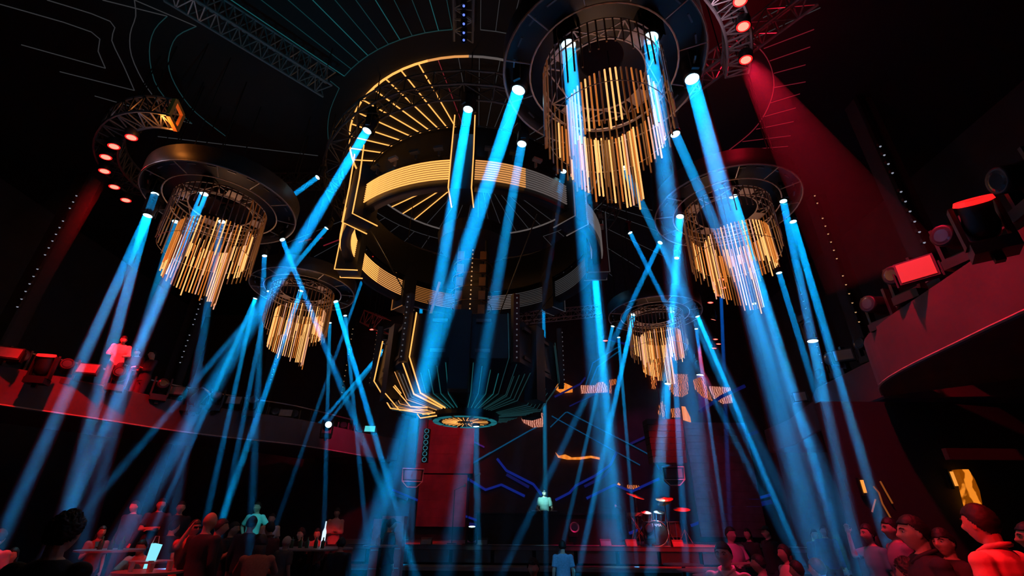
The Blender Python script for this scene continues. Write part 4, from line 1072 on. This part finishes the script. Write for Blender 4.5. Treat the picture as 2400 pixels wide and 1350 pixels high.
def joints(pose):
    P = POSES[pose]; J = {k: V(v) for k, v in BASE_J.items()}
    for k, v in P.items():
        if k in J: J[k] = V(v)
    up = ('nb', 'hd', 'sR', 'sL', 'eR', 'eL', 'wR', 'wL')
    dz = -.42 if P.get('seat') else 0
    if P.get('seat'):
        for k in ('hR', 'hL'): J[k] = J[k] + V((0, .02, dz))
        J['pel'] = J['pel'] + V((0, 0, dz))
    R = Matrix.Rotation(-math.radians(P.get('lean', 0)), 3, 'X'); piv = V((0, 0, .95))
    T = lambda p: R @ (V(p) - piv) + piv + V((0, 0, dz))
    for k in up: J[k] = T(J[k])
    return J, T, P
def capsule(mb, a, b, r0, r1, n=8):
    a = V(a); b = V(b)
    mb.tube([a, b], r0, n, r1=r1); mb.ell(a, (r0 * .98,) * 3, n); mb.ell(b, (r1 * .98,) * 3, n)
def sections(mb, T, secs, n=14):
    vs = []
    for z, rx, ry, cy in secs:
        for k in range(n):
            a = 2 * PI * k / n
            vs.append(T((rx * math.cos(a), cy + ry * math.sin(a), z)))
    fs = []
    for i in range(len(secs) - 1):
        for k in range(n):
            l = (k + 1) % n; fs.append((i * n + k, i * n + l, (i + 1) * n + l, (i + 1) * n + k))
    fs.append(tuple(range(n))[::-1]); fs.append(tuple((len(secs) - 1) * n + k for k in range(n)))
    mb.add(vs, fs)
TORSO = [(.84, .145, .105, -.01), (.93, .165, .115, -.01), (1.02, .152, .108, 0), (1.10, .145, .10, .005), (1.22, .165, .115, .005), (1.32, .178, .112, 0), (1.39, .172, .09, -.01), (1.44, .10, .07, -.01), (1.47, .06, .058, -.01)]
def gauss(x, y, cx, cy, sx, sy): return math.exp(-((x - cx) / sx) ** 2 - ((y - cy) / sy) ** 2)
def head_r(d, grow=0.):
    """d unit direction -> point of the head surface (centre 0, face +Y)"""
    x, y, z = d
    a, b, c = .078 + grow, .098 + grow, .120 + grow
    r = 1 / math.sqrt((x / a) ** 2 + (y / b) ** 2 + (z / c) ** 2)
    p = V((x * r, y * r, z * r))
    if p.z < 0:
        t = min(1, -p.z / .12)
        p.x *= 1 - .38 * t ** 1.6
        if p.y < 0: p.y *= 1 - .55 * t
        else: p.y *= 1 - .06 * t
    if y > 0 and grow == 0:
        X, Z = p.x, p.z
        p.y += .026 * gauss(X, Z, 0, -.022, .013, .020) + .012 * gauss(X, Z, 0, .005, .010, .03)
        p.y -= .013 * (gauss(X, Z, .031, .010, .018, .013) + gauss(X, Z, -.031, .010, .018, .013))
        p.y += .006 * gauss(abs(X), Z, .03, .034, .03, .010)
        p.y += .008 * gauss(X, Z, 0, -.058, .022, .007) - .004 * gauss(X, Z, 0, -.066, .02, .004) + .009 * gauss(X, Z, 0, -.098, .02, .014)
        p.y += .005 * gauss(abs(X), Z, .045, -.02, .016, .018)
    return p
def head_grid(grow, nu=28, nv=20):
    g = []
    for i in range(nv + 1):
        t = PI * i / nv; row = []
        for k in range(nu):
            a = 2 * PI * k / nu
            row.append(head_r((math.sin(t) * math.cos(a), math.sin(t) * math.sin(a), math.cos(t)), grow))
        g.append(row)
    return g
def head_xf(J, P):
    nod = math.radians(P.get('nod', 0) + P.get('lean', 0) * .5)
    return Matrix.Translation(J['hd']) @ Matrix.Rotation(-nod, 4, 'X') @ Matrix.Rotation(math.radians(P.get('turn', 0)), 4, 'Z')
def add_head(mb, M):
    g = head_grid(0); nu = len(g[0]); vs = [p for r in g for p in r]; fs = []
    for i in range(len(g) - 1):
        for k in range(nu):
            l = (k + 1) % nu; fs.append((i * nu + k, (i + 1) * nu + k, (i + 1) * nu + l, i * nu + l))
    mb.add(vs, fs, M)
    for s in (-1, 1): mb.ell((s * .079, -.005, -.005), (.010, .018, .030), 8, M)
def hand(mb, w_, e_, side, r=1.):
    d = (w_ - e_).normalized(); sd = d.cross(V((0, 0, 1)))
    if sd.length < .2: sd = V((1, 0, 0)) * side
    sd.normalize(); nrm = sd.cross(d).normalized()
    R = Matrix((sd, d, nrm)).transposed().to_4x4(); M = Matrix.Translation(w_) @ R
    mb.ell((0, .045, 0), (.038, .052, .016), 10, M)
    for i, (x, L) in enumerate(((-.028, .060), (-.010, .072), (.009, .068), (.027, .054))):
        a = M @ V((x, .082, 0)); b = M @ V((x * 1.15, .082 + L * .5, -.006)); c = M @ V((x * 1.15, .082 + L * .85, -.026))
        capsule(mb, a, b, .0085, .008, 6); capsule(mb, b, c, .008, .0068, 6)
    s = -1 if side > 0 else 1
    a = M @ V((s * .032, .03, 0)); b = M @ V((s * .056, .058, -.008)); c = M @ V((s * .054, .088, -.014))
    capsule(mb, a, b, .0115, .009, 6); capsule(mb, b, c, .009, .0075, 6)
def build_body(pose):
    J, T, P = joints(pose); mb = MB()
    sections(mb, T, TORSO)
    capsule(mb, J['nb'] - V((0, 0, .03)), J['hd'] - V((0, .035, .04)), .056, .047, 10)
    for s in 'RL':
        mb.ell(J['s' + s], (.062, .058, .058), 10)
        capsule(mb, J['s' + s], J['e' + s], .050, .040); capsule(mb, J['e' + s], J['w' + s], .039, .027)
        hand(mb, J['w' + s], J['e' + s], 1 if s == 'R' else -1)
        capsule(mb, J['h' + s], J['k' + s], .088, .056, 10); capsule(mb, J['k' + s], J['a' + s], .056, .036, 8)
        a = J['a' + s]; mb.ell((a.x, a.y + .06, .035), (.045, .13, .036), 10)
    add_head(mb, head_xf(J, P))
    return mb
def build_shirt(pose, long_):
    J, T, P = joints(pose); mb = MB()
    secs = [(.86, .178, .135, -.01), (.95, .182, .13, -.01), (1.05, .168, .122, .0), (1.14, .166, .118, .005), (1.24, .185, .130, .008), (1.33, .196, .125, 0), (1.40, .185, .102, -.01), (1.445, .11, .082, -.01), (1.462, .078, .072, -.01)]
    sections(mb, T, secs)
    for s in 'RL':
        mb.ell(J['s' + s], (.074, .068, .064), 10)
        a, b, c = J['s' + s], J['e' + s], J['w' + s]
        if long_: capsule(mb, a, b, .064, .052); capsule(mb, b, c.lerp(b, .08), .052, .036)
        else: mb.tube([a, a.lerp(b, .75)], .064, 10, r1=.066)
    return mb
def build_pants(pose):
    J, T, P = joints(pose); mb = MB()
    sections(mb, T, [(.80, .13, .10, -.01), (.86, .165, .122, -.01), (.94, .172, .124, -.01), (.98, .160, .116, 0)])
    for s in 'RL':
        capsule(mb, J['h' + s], J['k' + s], .098, .068, 10); mb.tube([J['k' + s], J['a' + s] + V((0, 0, .02))], .068, 10, r1=.056); mb.ell(J['k' + s], (.068,) * 3, 10)
    return mb
def build_hair(pose, style):
    J, T, P = joints(pose); M = head_xf(J, P); g = head_grid(.009, 56, 40); nu = 56; mb = MB()
    vs = [p for r in g for p in r]; fs = []
    for i in range(40):
        for k in range(nu):
            l = (k + 1) % nu; q = (i * nu + k, (i + 1) * nu + k, (i + 1) * nu + l, i * nu + l)
            c = (vs[q[0]] + vs[q[1]] + vs[q[2]] + vs[q[3]]) / 4
            lim = {'short': .064, 'cap': .058, 'long': .070, 'curly': .06, 'fringe': .045}[style]
            if c.y < .045: lim = lim - (.045 - c.y) * (1.1 if style != 'long' else 2.4)
            if style != 'long': lim = max(lim, -.062)
            if c.z > lim: fs.append(q)
    rnd = random.Random(5)
    amp = .018 if style == 'curly' else .004
    vs = [v * (1 + amp / .1 * rnd.uniform(-.4, 1)) for v in vs]
    used = sorted({i for f in fs for i in f}); mp = {u: j for j, u in enumerate(used)}
    inn = len(used)
    V2 = [vs[u] for u in used] + [vs[u] * .86 for u in used]
    F2 = [tuple(mp[i] for i in f) for f in fs] + [tuple(mp[i] + inn for i in f)[::-1] for f in fs]
    ed = {}
    for f in fs:
        for a, b in zip(f, f[1:] + f[:1]): ed[(a, b)] = 1
    for (a, b) in ed:
        if (b, a) not in ed: F2.append((mp[b], mp[a], mp[a] + inn, mp[b] + inn))
    mb.add(V2, F2, M)
    if style == 'long':
        secs = [(-.02, .083, .055, -.055), (-.10, .088, .05, -.065), (-.20, .095, .045, -.08), (-.30, .080, .035, -.09), (-.36, .045, .02, -.09)]
        sections(mb, lambda p: M @ V(p), [(z, a, b, c) for z, a, b, c in secs], 12)
    if style == 'cap':
        mb.add([(-.07, .07, .058), (.07, .07, .058), (.055, .175, .045), (-.055, .175, .045), (-.07, .07, .066), (.07, .07, .066), (.055, .175, .053), (-.055, .175, .053)], [(3, 2, 1, 0), (4, 5, 6, 7), (0, 1, 5, 4), (1, 2, 6, 5), (2, 3, 7, 6), (3, 0, 4, 7)], M)
    return mb
def skin(c): return mat('skin_%d' % round(c * 100), (.62 * c, .40 * c, .30 * c), .55, 0, .1, 20)
def cloth(name, col, noise=.15, sc__=14): return mat(name, col, .85, 0, noise, sc__, .15)
# pixel of the head centre, distance, facing (deg, 0 = away from the camera, 180 = towards it, 90 = facing left, 270 = facing right), pose, hair, shirt, long sleeves, label
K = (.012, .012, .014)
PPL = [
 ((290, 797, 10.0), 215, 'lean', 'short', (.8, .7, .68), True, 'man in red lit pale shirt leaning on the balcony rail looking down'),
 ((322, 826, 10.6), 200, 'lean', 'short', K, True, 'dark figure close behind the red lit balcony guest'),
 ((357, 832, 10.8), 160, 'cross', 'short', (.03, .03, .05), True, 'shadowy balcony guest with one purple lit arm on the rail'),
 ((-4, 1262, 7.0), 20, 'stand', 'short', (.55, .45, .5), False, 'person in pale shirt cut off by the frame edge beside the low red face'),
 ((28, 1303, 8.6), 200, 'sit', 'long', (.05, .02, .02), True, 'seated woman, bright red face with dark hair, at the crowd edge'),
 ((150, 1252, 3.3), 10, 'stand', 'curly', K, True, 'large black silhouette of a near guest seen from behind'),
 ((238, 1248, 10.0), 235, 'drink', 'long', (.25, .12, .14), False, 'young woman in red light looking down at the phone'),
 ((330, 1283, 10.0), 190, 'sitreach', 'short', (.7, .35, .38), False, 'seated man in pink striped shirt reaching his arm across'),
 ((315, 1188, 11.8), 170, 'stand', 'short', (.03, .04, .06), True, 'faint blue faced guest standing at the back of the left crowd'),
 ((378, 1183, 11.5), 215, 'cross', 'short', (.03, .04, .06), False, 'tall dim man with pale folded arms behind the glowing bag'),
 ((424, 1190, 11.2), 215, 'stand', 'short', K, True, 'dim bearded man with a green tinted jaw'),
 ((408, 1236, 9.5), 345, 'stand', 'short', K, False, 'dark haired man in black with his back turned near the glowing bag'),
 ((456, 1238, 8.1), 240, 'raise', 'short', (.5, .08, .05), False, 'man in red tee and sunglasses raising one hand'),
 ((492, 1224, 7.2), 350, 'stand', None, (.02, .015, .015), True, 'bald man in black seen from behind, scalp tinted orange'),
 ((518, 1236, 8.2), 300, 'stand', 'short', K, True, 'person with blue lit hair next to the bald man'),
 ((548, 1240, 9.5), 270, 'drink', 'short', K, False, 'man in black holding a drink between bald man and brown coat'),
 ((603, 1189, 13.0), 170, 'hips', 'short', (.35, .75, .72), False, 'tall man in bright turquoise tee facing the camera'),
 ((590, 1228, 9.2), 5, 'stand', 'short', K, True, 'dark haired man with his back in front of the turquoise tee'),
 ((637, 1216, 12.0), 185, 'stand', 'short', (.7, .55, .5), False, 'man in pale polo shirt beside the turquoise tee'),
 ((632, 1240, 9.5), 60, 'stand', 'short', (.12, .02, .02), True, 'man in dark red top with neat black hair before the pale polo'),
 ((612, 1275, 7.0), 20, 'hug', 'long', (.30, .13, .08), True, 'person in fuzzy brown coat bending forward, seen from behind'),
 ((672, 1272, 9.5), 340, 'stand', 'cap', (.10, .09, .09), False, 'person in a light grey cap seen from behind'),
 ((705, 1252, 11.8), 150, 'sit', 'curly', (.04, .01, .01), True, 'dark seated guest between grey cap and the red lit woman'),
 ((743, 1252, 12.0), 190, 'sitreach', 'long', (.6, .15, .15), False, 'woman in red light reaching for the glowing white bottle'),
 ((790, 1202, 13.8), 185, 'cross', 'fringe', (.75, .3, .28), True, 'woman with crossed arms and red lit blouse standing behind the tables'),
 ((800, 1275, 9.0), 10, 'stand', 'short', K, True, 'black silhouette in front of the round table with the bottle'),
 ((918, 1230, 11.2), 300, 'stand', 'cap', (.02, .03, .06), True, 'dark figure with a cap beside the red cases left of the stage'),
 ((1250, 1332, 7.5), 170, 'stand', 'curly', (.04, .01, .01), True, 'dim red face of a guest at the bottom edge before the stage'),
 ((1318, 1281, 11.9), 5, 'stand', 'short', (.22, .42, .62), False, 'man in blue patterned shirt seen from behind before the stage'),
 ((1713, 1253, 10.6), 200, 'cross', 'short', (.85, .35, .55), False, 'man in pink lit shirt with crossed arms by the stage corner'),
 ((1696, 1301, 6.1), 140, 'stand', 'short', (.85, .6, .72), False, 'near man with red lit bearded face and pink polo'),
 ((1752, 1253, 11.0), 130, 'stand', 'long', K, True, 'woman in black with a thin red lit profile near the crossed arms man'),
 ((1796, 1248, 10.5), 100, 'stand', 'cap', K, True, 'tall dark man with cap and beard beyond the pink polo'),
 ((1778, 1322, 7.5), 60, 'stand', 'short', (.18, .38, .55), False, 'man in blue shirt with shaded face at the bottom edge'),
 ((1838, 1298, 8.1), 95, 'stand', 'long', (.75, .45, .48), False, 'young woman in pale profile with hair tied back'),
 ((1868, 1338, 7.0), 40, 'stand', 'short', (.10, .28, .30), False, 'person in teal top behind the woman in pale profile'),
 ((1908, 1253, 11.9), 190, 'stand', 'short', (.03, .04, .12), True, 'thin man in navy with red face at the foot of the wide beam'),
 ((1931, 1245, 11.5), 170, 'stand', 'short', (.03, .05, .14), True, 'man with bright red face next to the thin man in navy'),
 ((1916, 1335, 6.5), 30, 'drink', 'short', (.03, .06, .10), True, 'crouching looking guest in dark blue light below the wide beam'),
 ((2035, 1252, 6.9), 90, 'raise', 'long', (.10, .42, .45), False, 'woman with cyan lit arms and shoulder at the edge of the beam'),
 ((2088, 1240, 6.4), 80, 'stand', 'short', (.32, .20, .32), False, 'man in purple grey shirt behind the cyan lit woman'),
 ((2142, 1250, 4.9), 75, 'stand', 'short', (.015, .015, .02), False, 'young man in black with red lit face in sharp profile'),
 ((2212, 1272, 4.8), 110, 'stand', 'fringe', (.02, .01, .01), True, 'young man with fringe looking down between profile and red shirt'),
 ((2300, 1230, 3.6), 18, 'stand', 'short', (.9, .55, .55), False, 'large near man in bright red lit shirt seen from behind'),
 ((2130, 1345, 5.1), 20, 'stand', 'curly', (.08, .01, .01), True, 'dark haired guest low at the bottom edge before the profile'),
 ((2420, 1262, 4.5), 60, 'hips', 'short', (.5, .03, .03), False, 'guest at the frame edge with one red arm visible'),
 ((1276, 1155, 15.9), 180, 'dj', 'short', (.10, .14, .13), False, 'dj with beard and cap back bending over the decks on stage'),
]
def level(p, y):
    if p.z > 4: return CZ + 2.45
    if y > 13.9: return SZ
    if p.x < -3 and 10.9 <= y <= 13.9: return .255
    if -1.6 < p.x < 4.6 and y > 4.8: return -.35
    return 0.
TEMPL = {}
def want(kind, key, builder, vox):
    k = (kind,) + key
    if k not in TEMPL:
        me = builder().mesh(kind); ob = bpy.data.objects.new('tmp_' + kind, me); C.objects.link(ob)
        md = ob.modifiers.new('r', 'REMESH'); md.mode = 'VOXEL'; md.voxel_size = vox; md.use_smooth_shade = True
        if kind in ('shirt', 'trousers'):
            sm = ob.modifiers.new('s', 'SMOOTH'); sm.factor = .5; sm.iterations = 3
        TEMPL[k] = ob
    return k
plan = []
for (x, y, Y), rot, pose, hair, shirt, long_, lab in PPL:
    p = atY(x, y, Y); near = Y < 5
    vb = .0065 if near else .0105 if Y < 7 else .013
    kb = want('body', (pose, vb), lambda: build_body(pose), vb)
    ks = want('shirt', (pose, long_, near), lambda: build_shirt(pose, long_), .010 if near else .016)
    kp = want('trousers', (pose,), lambda: build_pants(pose), .018)
    plan.append((p, Y, rot, pose, hair, shirt, long_, lab, kb, ks, kp, near))
dg = bpy.context.evaluated_depsgraph_get()
for k, ob in list(TEMPL.items()):
    TEMPL[k] = bpy.data.meshes.new_from_object(ob.evaluated_get(dg))
    me = TEMPL[k]; me.name = k[0]; me.materials.clear(); me.materials.append(skin(1.))
    me.polygons.foreach_set('use_smooth', [True] * len(me.polygons))
for o in [o for o in C.objects if o.name.startswith('tmp_')]:
    bpy.data.objects.remove(o)
HAIRM = mat('black_hair', (.007, .005, .004), .6, 0, .4, 60)
CAPM = cloth('grey_cap', (.5, .48, .5))
EYEM = mat('eye_white', (.7, .68, .66), .3); PUP = mat('pupil', (.02, .015, .01), .2)
HM = {}
rp = random.Random(11)
for i, (p, Y, rot, pose, hair, shirt, long_, lab, kb, ks, kp, near) in enumerate(plan):
    J, T, P = joints(pose); lv = level(p, Y)
    s = (p.z - lv) / J['hd'].z
    s0 = s
    s = max(.88, min(1.12, s))
    base_z = lv if abs(s - s0) < 1e-6 else p.z - s * J['hd'].z
    if abs(base_z - lv) > .01: print('PERSON', lab, 'scale wanted', round(s0, 2), 'gap', round(base_z - lv, 2))
    if abs(base_z - lv) < .30: base_z = lv; s = s0
    rz = math.radians(rot)
    h = V((J['hd'].x, J['hd'].y, 0)) * s; h.rotate(Matrix.Rotation(rz, 3, 'Z'))
    t = thing('person', lab, 'person', (p.x - h.x, p.y - h.y, base_z), rz, 'people in the club')
    t.scale = (s, s, s)
    if 'woman' in lab: t.scale = (s * .9, s * .92, s)
    b = link('body', TEMPL[kb], t); setmat(b, skin(rp.choice((.7, .85, 1.))))
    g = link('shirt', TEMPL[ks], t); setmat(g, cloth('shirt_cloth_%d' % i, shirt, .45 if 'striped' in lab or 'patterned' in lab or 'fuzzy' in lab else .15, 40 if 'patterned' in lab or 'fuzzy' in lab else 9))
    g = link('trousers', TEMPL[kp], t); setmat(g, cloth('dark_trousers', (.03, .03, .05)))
    if hair:
        hk = (pose, hair)
        if hk not in HM: HM[hk] = build_hair(pose, hair).mesh('hair', HAIRM, True)
        hm = link('cap' if hair == 'cap' else 'hair', HM[hk], t)
        if hair == 'cap' and 'grey' in lab: setmat(hm, CAPM)
    if near or Y < 7 or 'dj' in lab:
        M = head_xf(J, P)
        for sx in (-1, 1):
            e = MB().ell((sx * .031, .076, .011), (.0125, .011, .0085), 10, M).obj('eye', EYEM, t, True)
            MB().ell((sx * .031, .085, .011), (.006, .0045, .006), 8, M).obj('pupil', PUP, e, True)
            MB().tube([M @ V((sx * .015, .094, .030)), M @ V((sx * .033, .092, .036)), M @ V((sx * .052, .078, .029))], .004, 5).obj('eyebrow', HAIRM, t)
    if near and not long_ or 'polo' in lab:
        MB().tube([T(v) for v in ((.0, .085, 1.40), (.055, .055, 1.445), (.078, -.01, 1.475), (.05, -.075, 1.49), (0, -.088, 1.492), (-.05, -.075, 1.49), (-.078, -.01, 1.475), (-.055, .055, 1.445), (.0, .085, 1.40))], .016, 6).obj('collar', cloth('shirt_cloth_%d' % i, shirt), t, True)
    if 'sunglasses' in lab:
        M = head_xf(J, P); MB().box((0, .098, .012), (.13, .012, .032), M).obj('sunglasses', M_black, t)
    if pose in ('drink', 'phone') :
        q = t.matrix_basis @ (J['wR'] + (J['wR'] - J['eR']).normalized() * .09)
        if pose == 'phone' or 'phone' in lab:
            o = MB().box((0, 0, .02), (.07, .009, .14)).obj('phone', M_black); o.location = q; o.rotation_euler = (.6, 0, rz); tag(o, 'black phone held by the ' + ' '.join(lab.split()[:5]), 'phone')
        else:
            o = MB().lathe([(0, 0), (.026, 0), (.033, .12), (.031, .12), (.024, .008), (0, .008)], 14).obj('drinking_glass', mat('cloudy_glass', (.5, .5, .55), .15)); o.location = q - V((0, 0, .05)); tag(o, 'small glass held by the ' + ' '.join(lab.split()[:6]), 'glass')
# seats for the seated guests
for (x, y, Y), lab in (((28, 1303, 8.6), 'black sofa under the red faced woman'), ((330, 1283, 10.0), 'black sofa under the man in pink stripes'), ((705, 1252, 11.8), 'black sofa under the dark seated guest'), ((743, 1252, 12.0), 'black sofa under the woman with the bottle')):
    p = atY(x, y, Y); lv = level(p, Y)
    t = thing('sofa', lab, 'sofa', (p.x, Y + .05, lv))
    MB().box((0, 0, .20), (1.1 if Y < 11 else .42, .55, .38)).obj('seat', M_dark, t)
    MB().box((0, .30, .45), (1.1 if Y < 11 else .42, .12, .55)).obj('backrest', M_dark, t)
# tables and bottles
def club_table(x, y, Y, r, lab):
    p = atY(x, y, Y); lv = level(p, Y)
    t = thing('cocktail_table', lab, 'table', (p.x, Y, lv))
    z = p.z - lv
    MB().lathe([(0, z), (r, z), (r, z - .025), (0, z - .03)], 28).obj('tabletop', mat('violet_grey_top', (.25, .22, .28), .4), t)
    MB().tube([(0, 0, 0), (0, 0, z - .02)], .03, 8).obj('pedestal', M_black, t); MB().lathe([(0, .02), (r * .6, .015), (r * .6, 0), (0, 0)], 20).obj('foot', M_black, t)
    return V((p.x, Y, lv + z))
def bottle(p, lab, h=.3, m=None):
    o = MB().lathe([(0, 0), (.038, 0), (.04, .02), (.04, h * .6), (.014, h * .75), (.013, h), (0, h)], 14).obj('bottle', m or mat('dark_bottle', (.05, .12, .08), .15), None, True)
    o.location = p; tag(o, lab, 'bottle', 'bottles on the club tables'); return o
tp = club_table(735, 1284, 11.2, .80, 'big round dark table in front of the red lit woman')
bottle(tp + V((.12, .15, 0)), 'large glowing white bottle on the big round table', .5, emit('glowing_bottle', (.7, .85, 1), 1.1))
for k in range(5): bottle(tp + V((-.42 + .16 * k, -.12 + .05 * (k % 2), 0)), ('short dark bottle on the big round table, nearest the grey cap', 'second short bottle from the grey cap', 'middle short bottle on the big round table', 'short bottle just left of the glowing bottle', 'short bottle right of the glowing bottle')[k], .2)
tp = club_table(892, 1278, 10.0, .32, 'small pale round table beneath the red cases')
bottle(tp + V((-.05, 0, 0)), 'small red lit bottle on the pale round table', .18, mat('red_glass', (.5, .08, .08), .2))
tp = club_table(260, 1288, 9.2, .5, 'violet lit table edge left of the striped shirt man')
for k in range(3): bottle(tp + V((-.2 + .18 * k, 0, 0)), ('bottle at the outer end of the violet lit table', 'middle bottle on the violet lit table', 'bottle nearest the striped shirt man')[k], .2)
tp = club_table(350, 1338, 7.0, .40, 'low dark table full of glasses below the glowing bag')
for k in range(6):
    o = MB().lathe([(0, 0), (.024, 0), (.032, .10), (.029, .10), (.022, .008), (0, .008)], 12).obj('drinking_glass', mat('cloudy_glass', (.5, .5, .55), .15)); o.location = tp + V((.25 * math.cos(k * 1.05), .2 * math.sin(k * 1.05), 0)); tag(o, 'small clear glass on the low dark table, ' + ('at its outer side', 'at its far outer side', 'at its far edge', 'nearest the glowing bag', 'at its near side towards the brown coat', 'at its nearest edge')[k], 'glass', 'glasses on the low table')
p = atY(356, 1300, 8.6)
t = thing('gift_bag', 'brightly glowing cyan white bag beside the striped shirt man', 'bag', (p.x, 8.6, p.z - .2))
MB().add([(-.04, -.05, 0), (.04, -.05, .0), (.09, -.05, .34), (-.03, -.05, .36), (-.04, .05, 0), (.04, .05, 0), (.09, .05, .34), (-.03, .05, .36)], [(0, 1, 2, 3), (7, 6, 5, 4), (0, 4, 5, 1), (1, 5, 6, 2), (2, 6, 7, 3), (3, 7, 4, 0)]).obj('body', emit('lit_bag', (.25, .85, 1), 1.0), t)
MB().tube([(-.05, 0, .36), (-.03, 0, .46), (.03, 0, .46), (.05, 0, .36)], .008, 5).obj('handle', M_steel, t)
tp = club_table(356, 1314, 8.6, .3, 'small black table carrying the glowing bag')
# amber wall lamps and lit pole under the right balcony
for x, y, h, lab in ((2024, 1140, .35, 'thin amber wall lamp under the stepped balcony'), (2236, 1122, .4, 'thin amber wall lamp beside the glowing rock column')):
    p = atY(x, y, 7.5)
    t = thing('wall_lamp', lab, 'lamp', tuple(p))
    MB().tube([(0, 0, -h / 4), (0, 0, h / 4)], .022, 8).obj('tube', emit('amber_lamp', (1, .35, .05), 1.0), t); MB().box((0, .05, 0), (.06, .06, h * .7)).obj('backplate', M_black, t)
P = [atY(x, y, 7.42) for x, y in [(2246, 1100), (2270, 1100), (2284, 1122), (2296, 1150), (2302, 1180), (2300, 1215), (2284, 1210), (2272, 1175), (2262, 1135), (2252, 1118)]]
c = P[-1].copy(); n = len(P)
o = MB().add([q - c for q in P] + [q - c + V((0, .12, 0)) for q in P], [tuple(range(n)), tuple(range(2 * n - 1, n - 1, -1))] + [(i, (i + 1) % n, (i + 1) % n + n, i + n) for i in range(n)]).obj('onyx_panel', wavy_mat('backlit_onyx', (.25, .05, .0), (1, .28, .02), .9, 1.6, 7)); o.location = c
tag(o, 'curved backlit orange stone panel rising behind the red shirt man', 'lit panel')
for i, pts in enumerate(([(2047, 1140), (2060, 1155), (2068, 1180), (2088, 1215)], [(2063, 1128), (2075, 1150), (2092, 1180)], [(2052, 1170), (2044, 1200)])):
    o = MB().tube([atY(x, y, 7.56) for x, y in pts], .012, 5).obj('light_branch', emit('dim_amber_tube', (1, .25, .04), .22)); tag(o, ('longest', 'upper', 'shortest')[i] + ' thin curved amber strip under the stepped balcony', 'lit strip')
o = MB().box((0, 0, 0), (.9, .06, .12)).obj('ceiling_trough', mat('brown_trough', (.03, .02, .01), .7)); o.location = atY(2310, 1065, 5.5); tag(o, 'dim brown trough above the glowing stone panel', 'lamp')
# unseen spots without fixtures, placed to light the crowd
spot('crowd_red_fill', (-1.2, 1.4, 5.6), (2.9, 3.9, 1.2), 1500, RED, 20, .5, .08)
spot('crowd_pink_fill', (4.2, 9.6, 5.0), (2.7, 6.4, 1.0), 1800, (1, .02, .15), 12, .5, .08)
spot('crowd_pink_fill2', (.5, 6.5, 6.0), (4.4, 10.6, 1.2), 700, (1, .0, .16), 12, .5, .08)
spot('crowd_cyan', (-3.6, 6.5, 6.5), (-6.2, 13.0, 1.5), 900, (.05, .9, 1), 7, .5, .08)
spot('crowd_blue', (1.2, 5.2, 6.2), (1.2, 11.9, .8), 900, (.06, .5, 1), 7, .5, .08)
spot('crowd_red_left', (-2.0, 5.2, 6.5), (-4.5, 12.8, 1.3), 1500, RED, 9, .6, .08)
spot('crowd_red_left2', (-3.0, 3.2, 6.5), (-7.2, 9.2, 1.0), 900, RED, 20, .6, .08)
spot('crowd_warm', (-.8, 3.0, 6.0), (-3.7, 6.6, 1.4), 90, (1, .2, .08), 24, .6, .08)
spot('crowd_cyan_right', (1.6, 6.6, 5.0), (4.0, 6.2, 1.4), 300, (.02, .75, 1), 9, .5, .08)
spot('crowd_face', (.2, 2.4, 3.6), (3.6, 4.9, 1.6), 90, (1, .15, .2), 12, .5, .08)
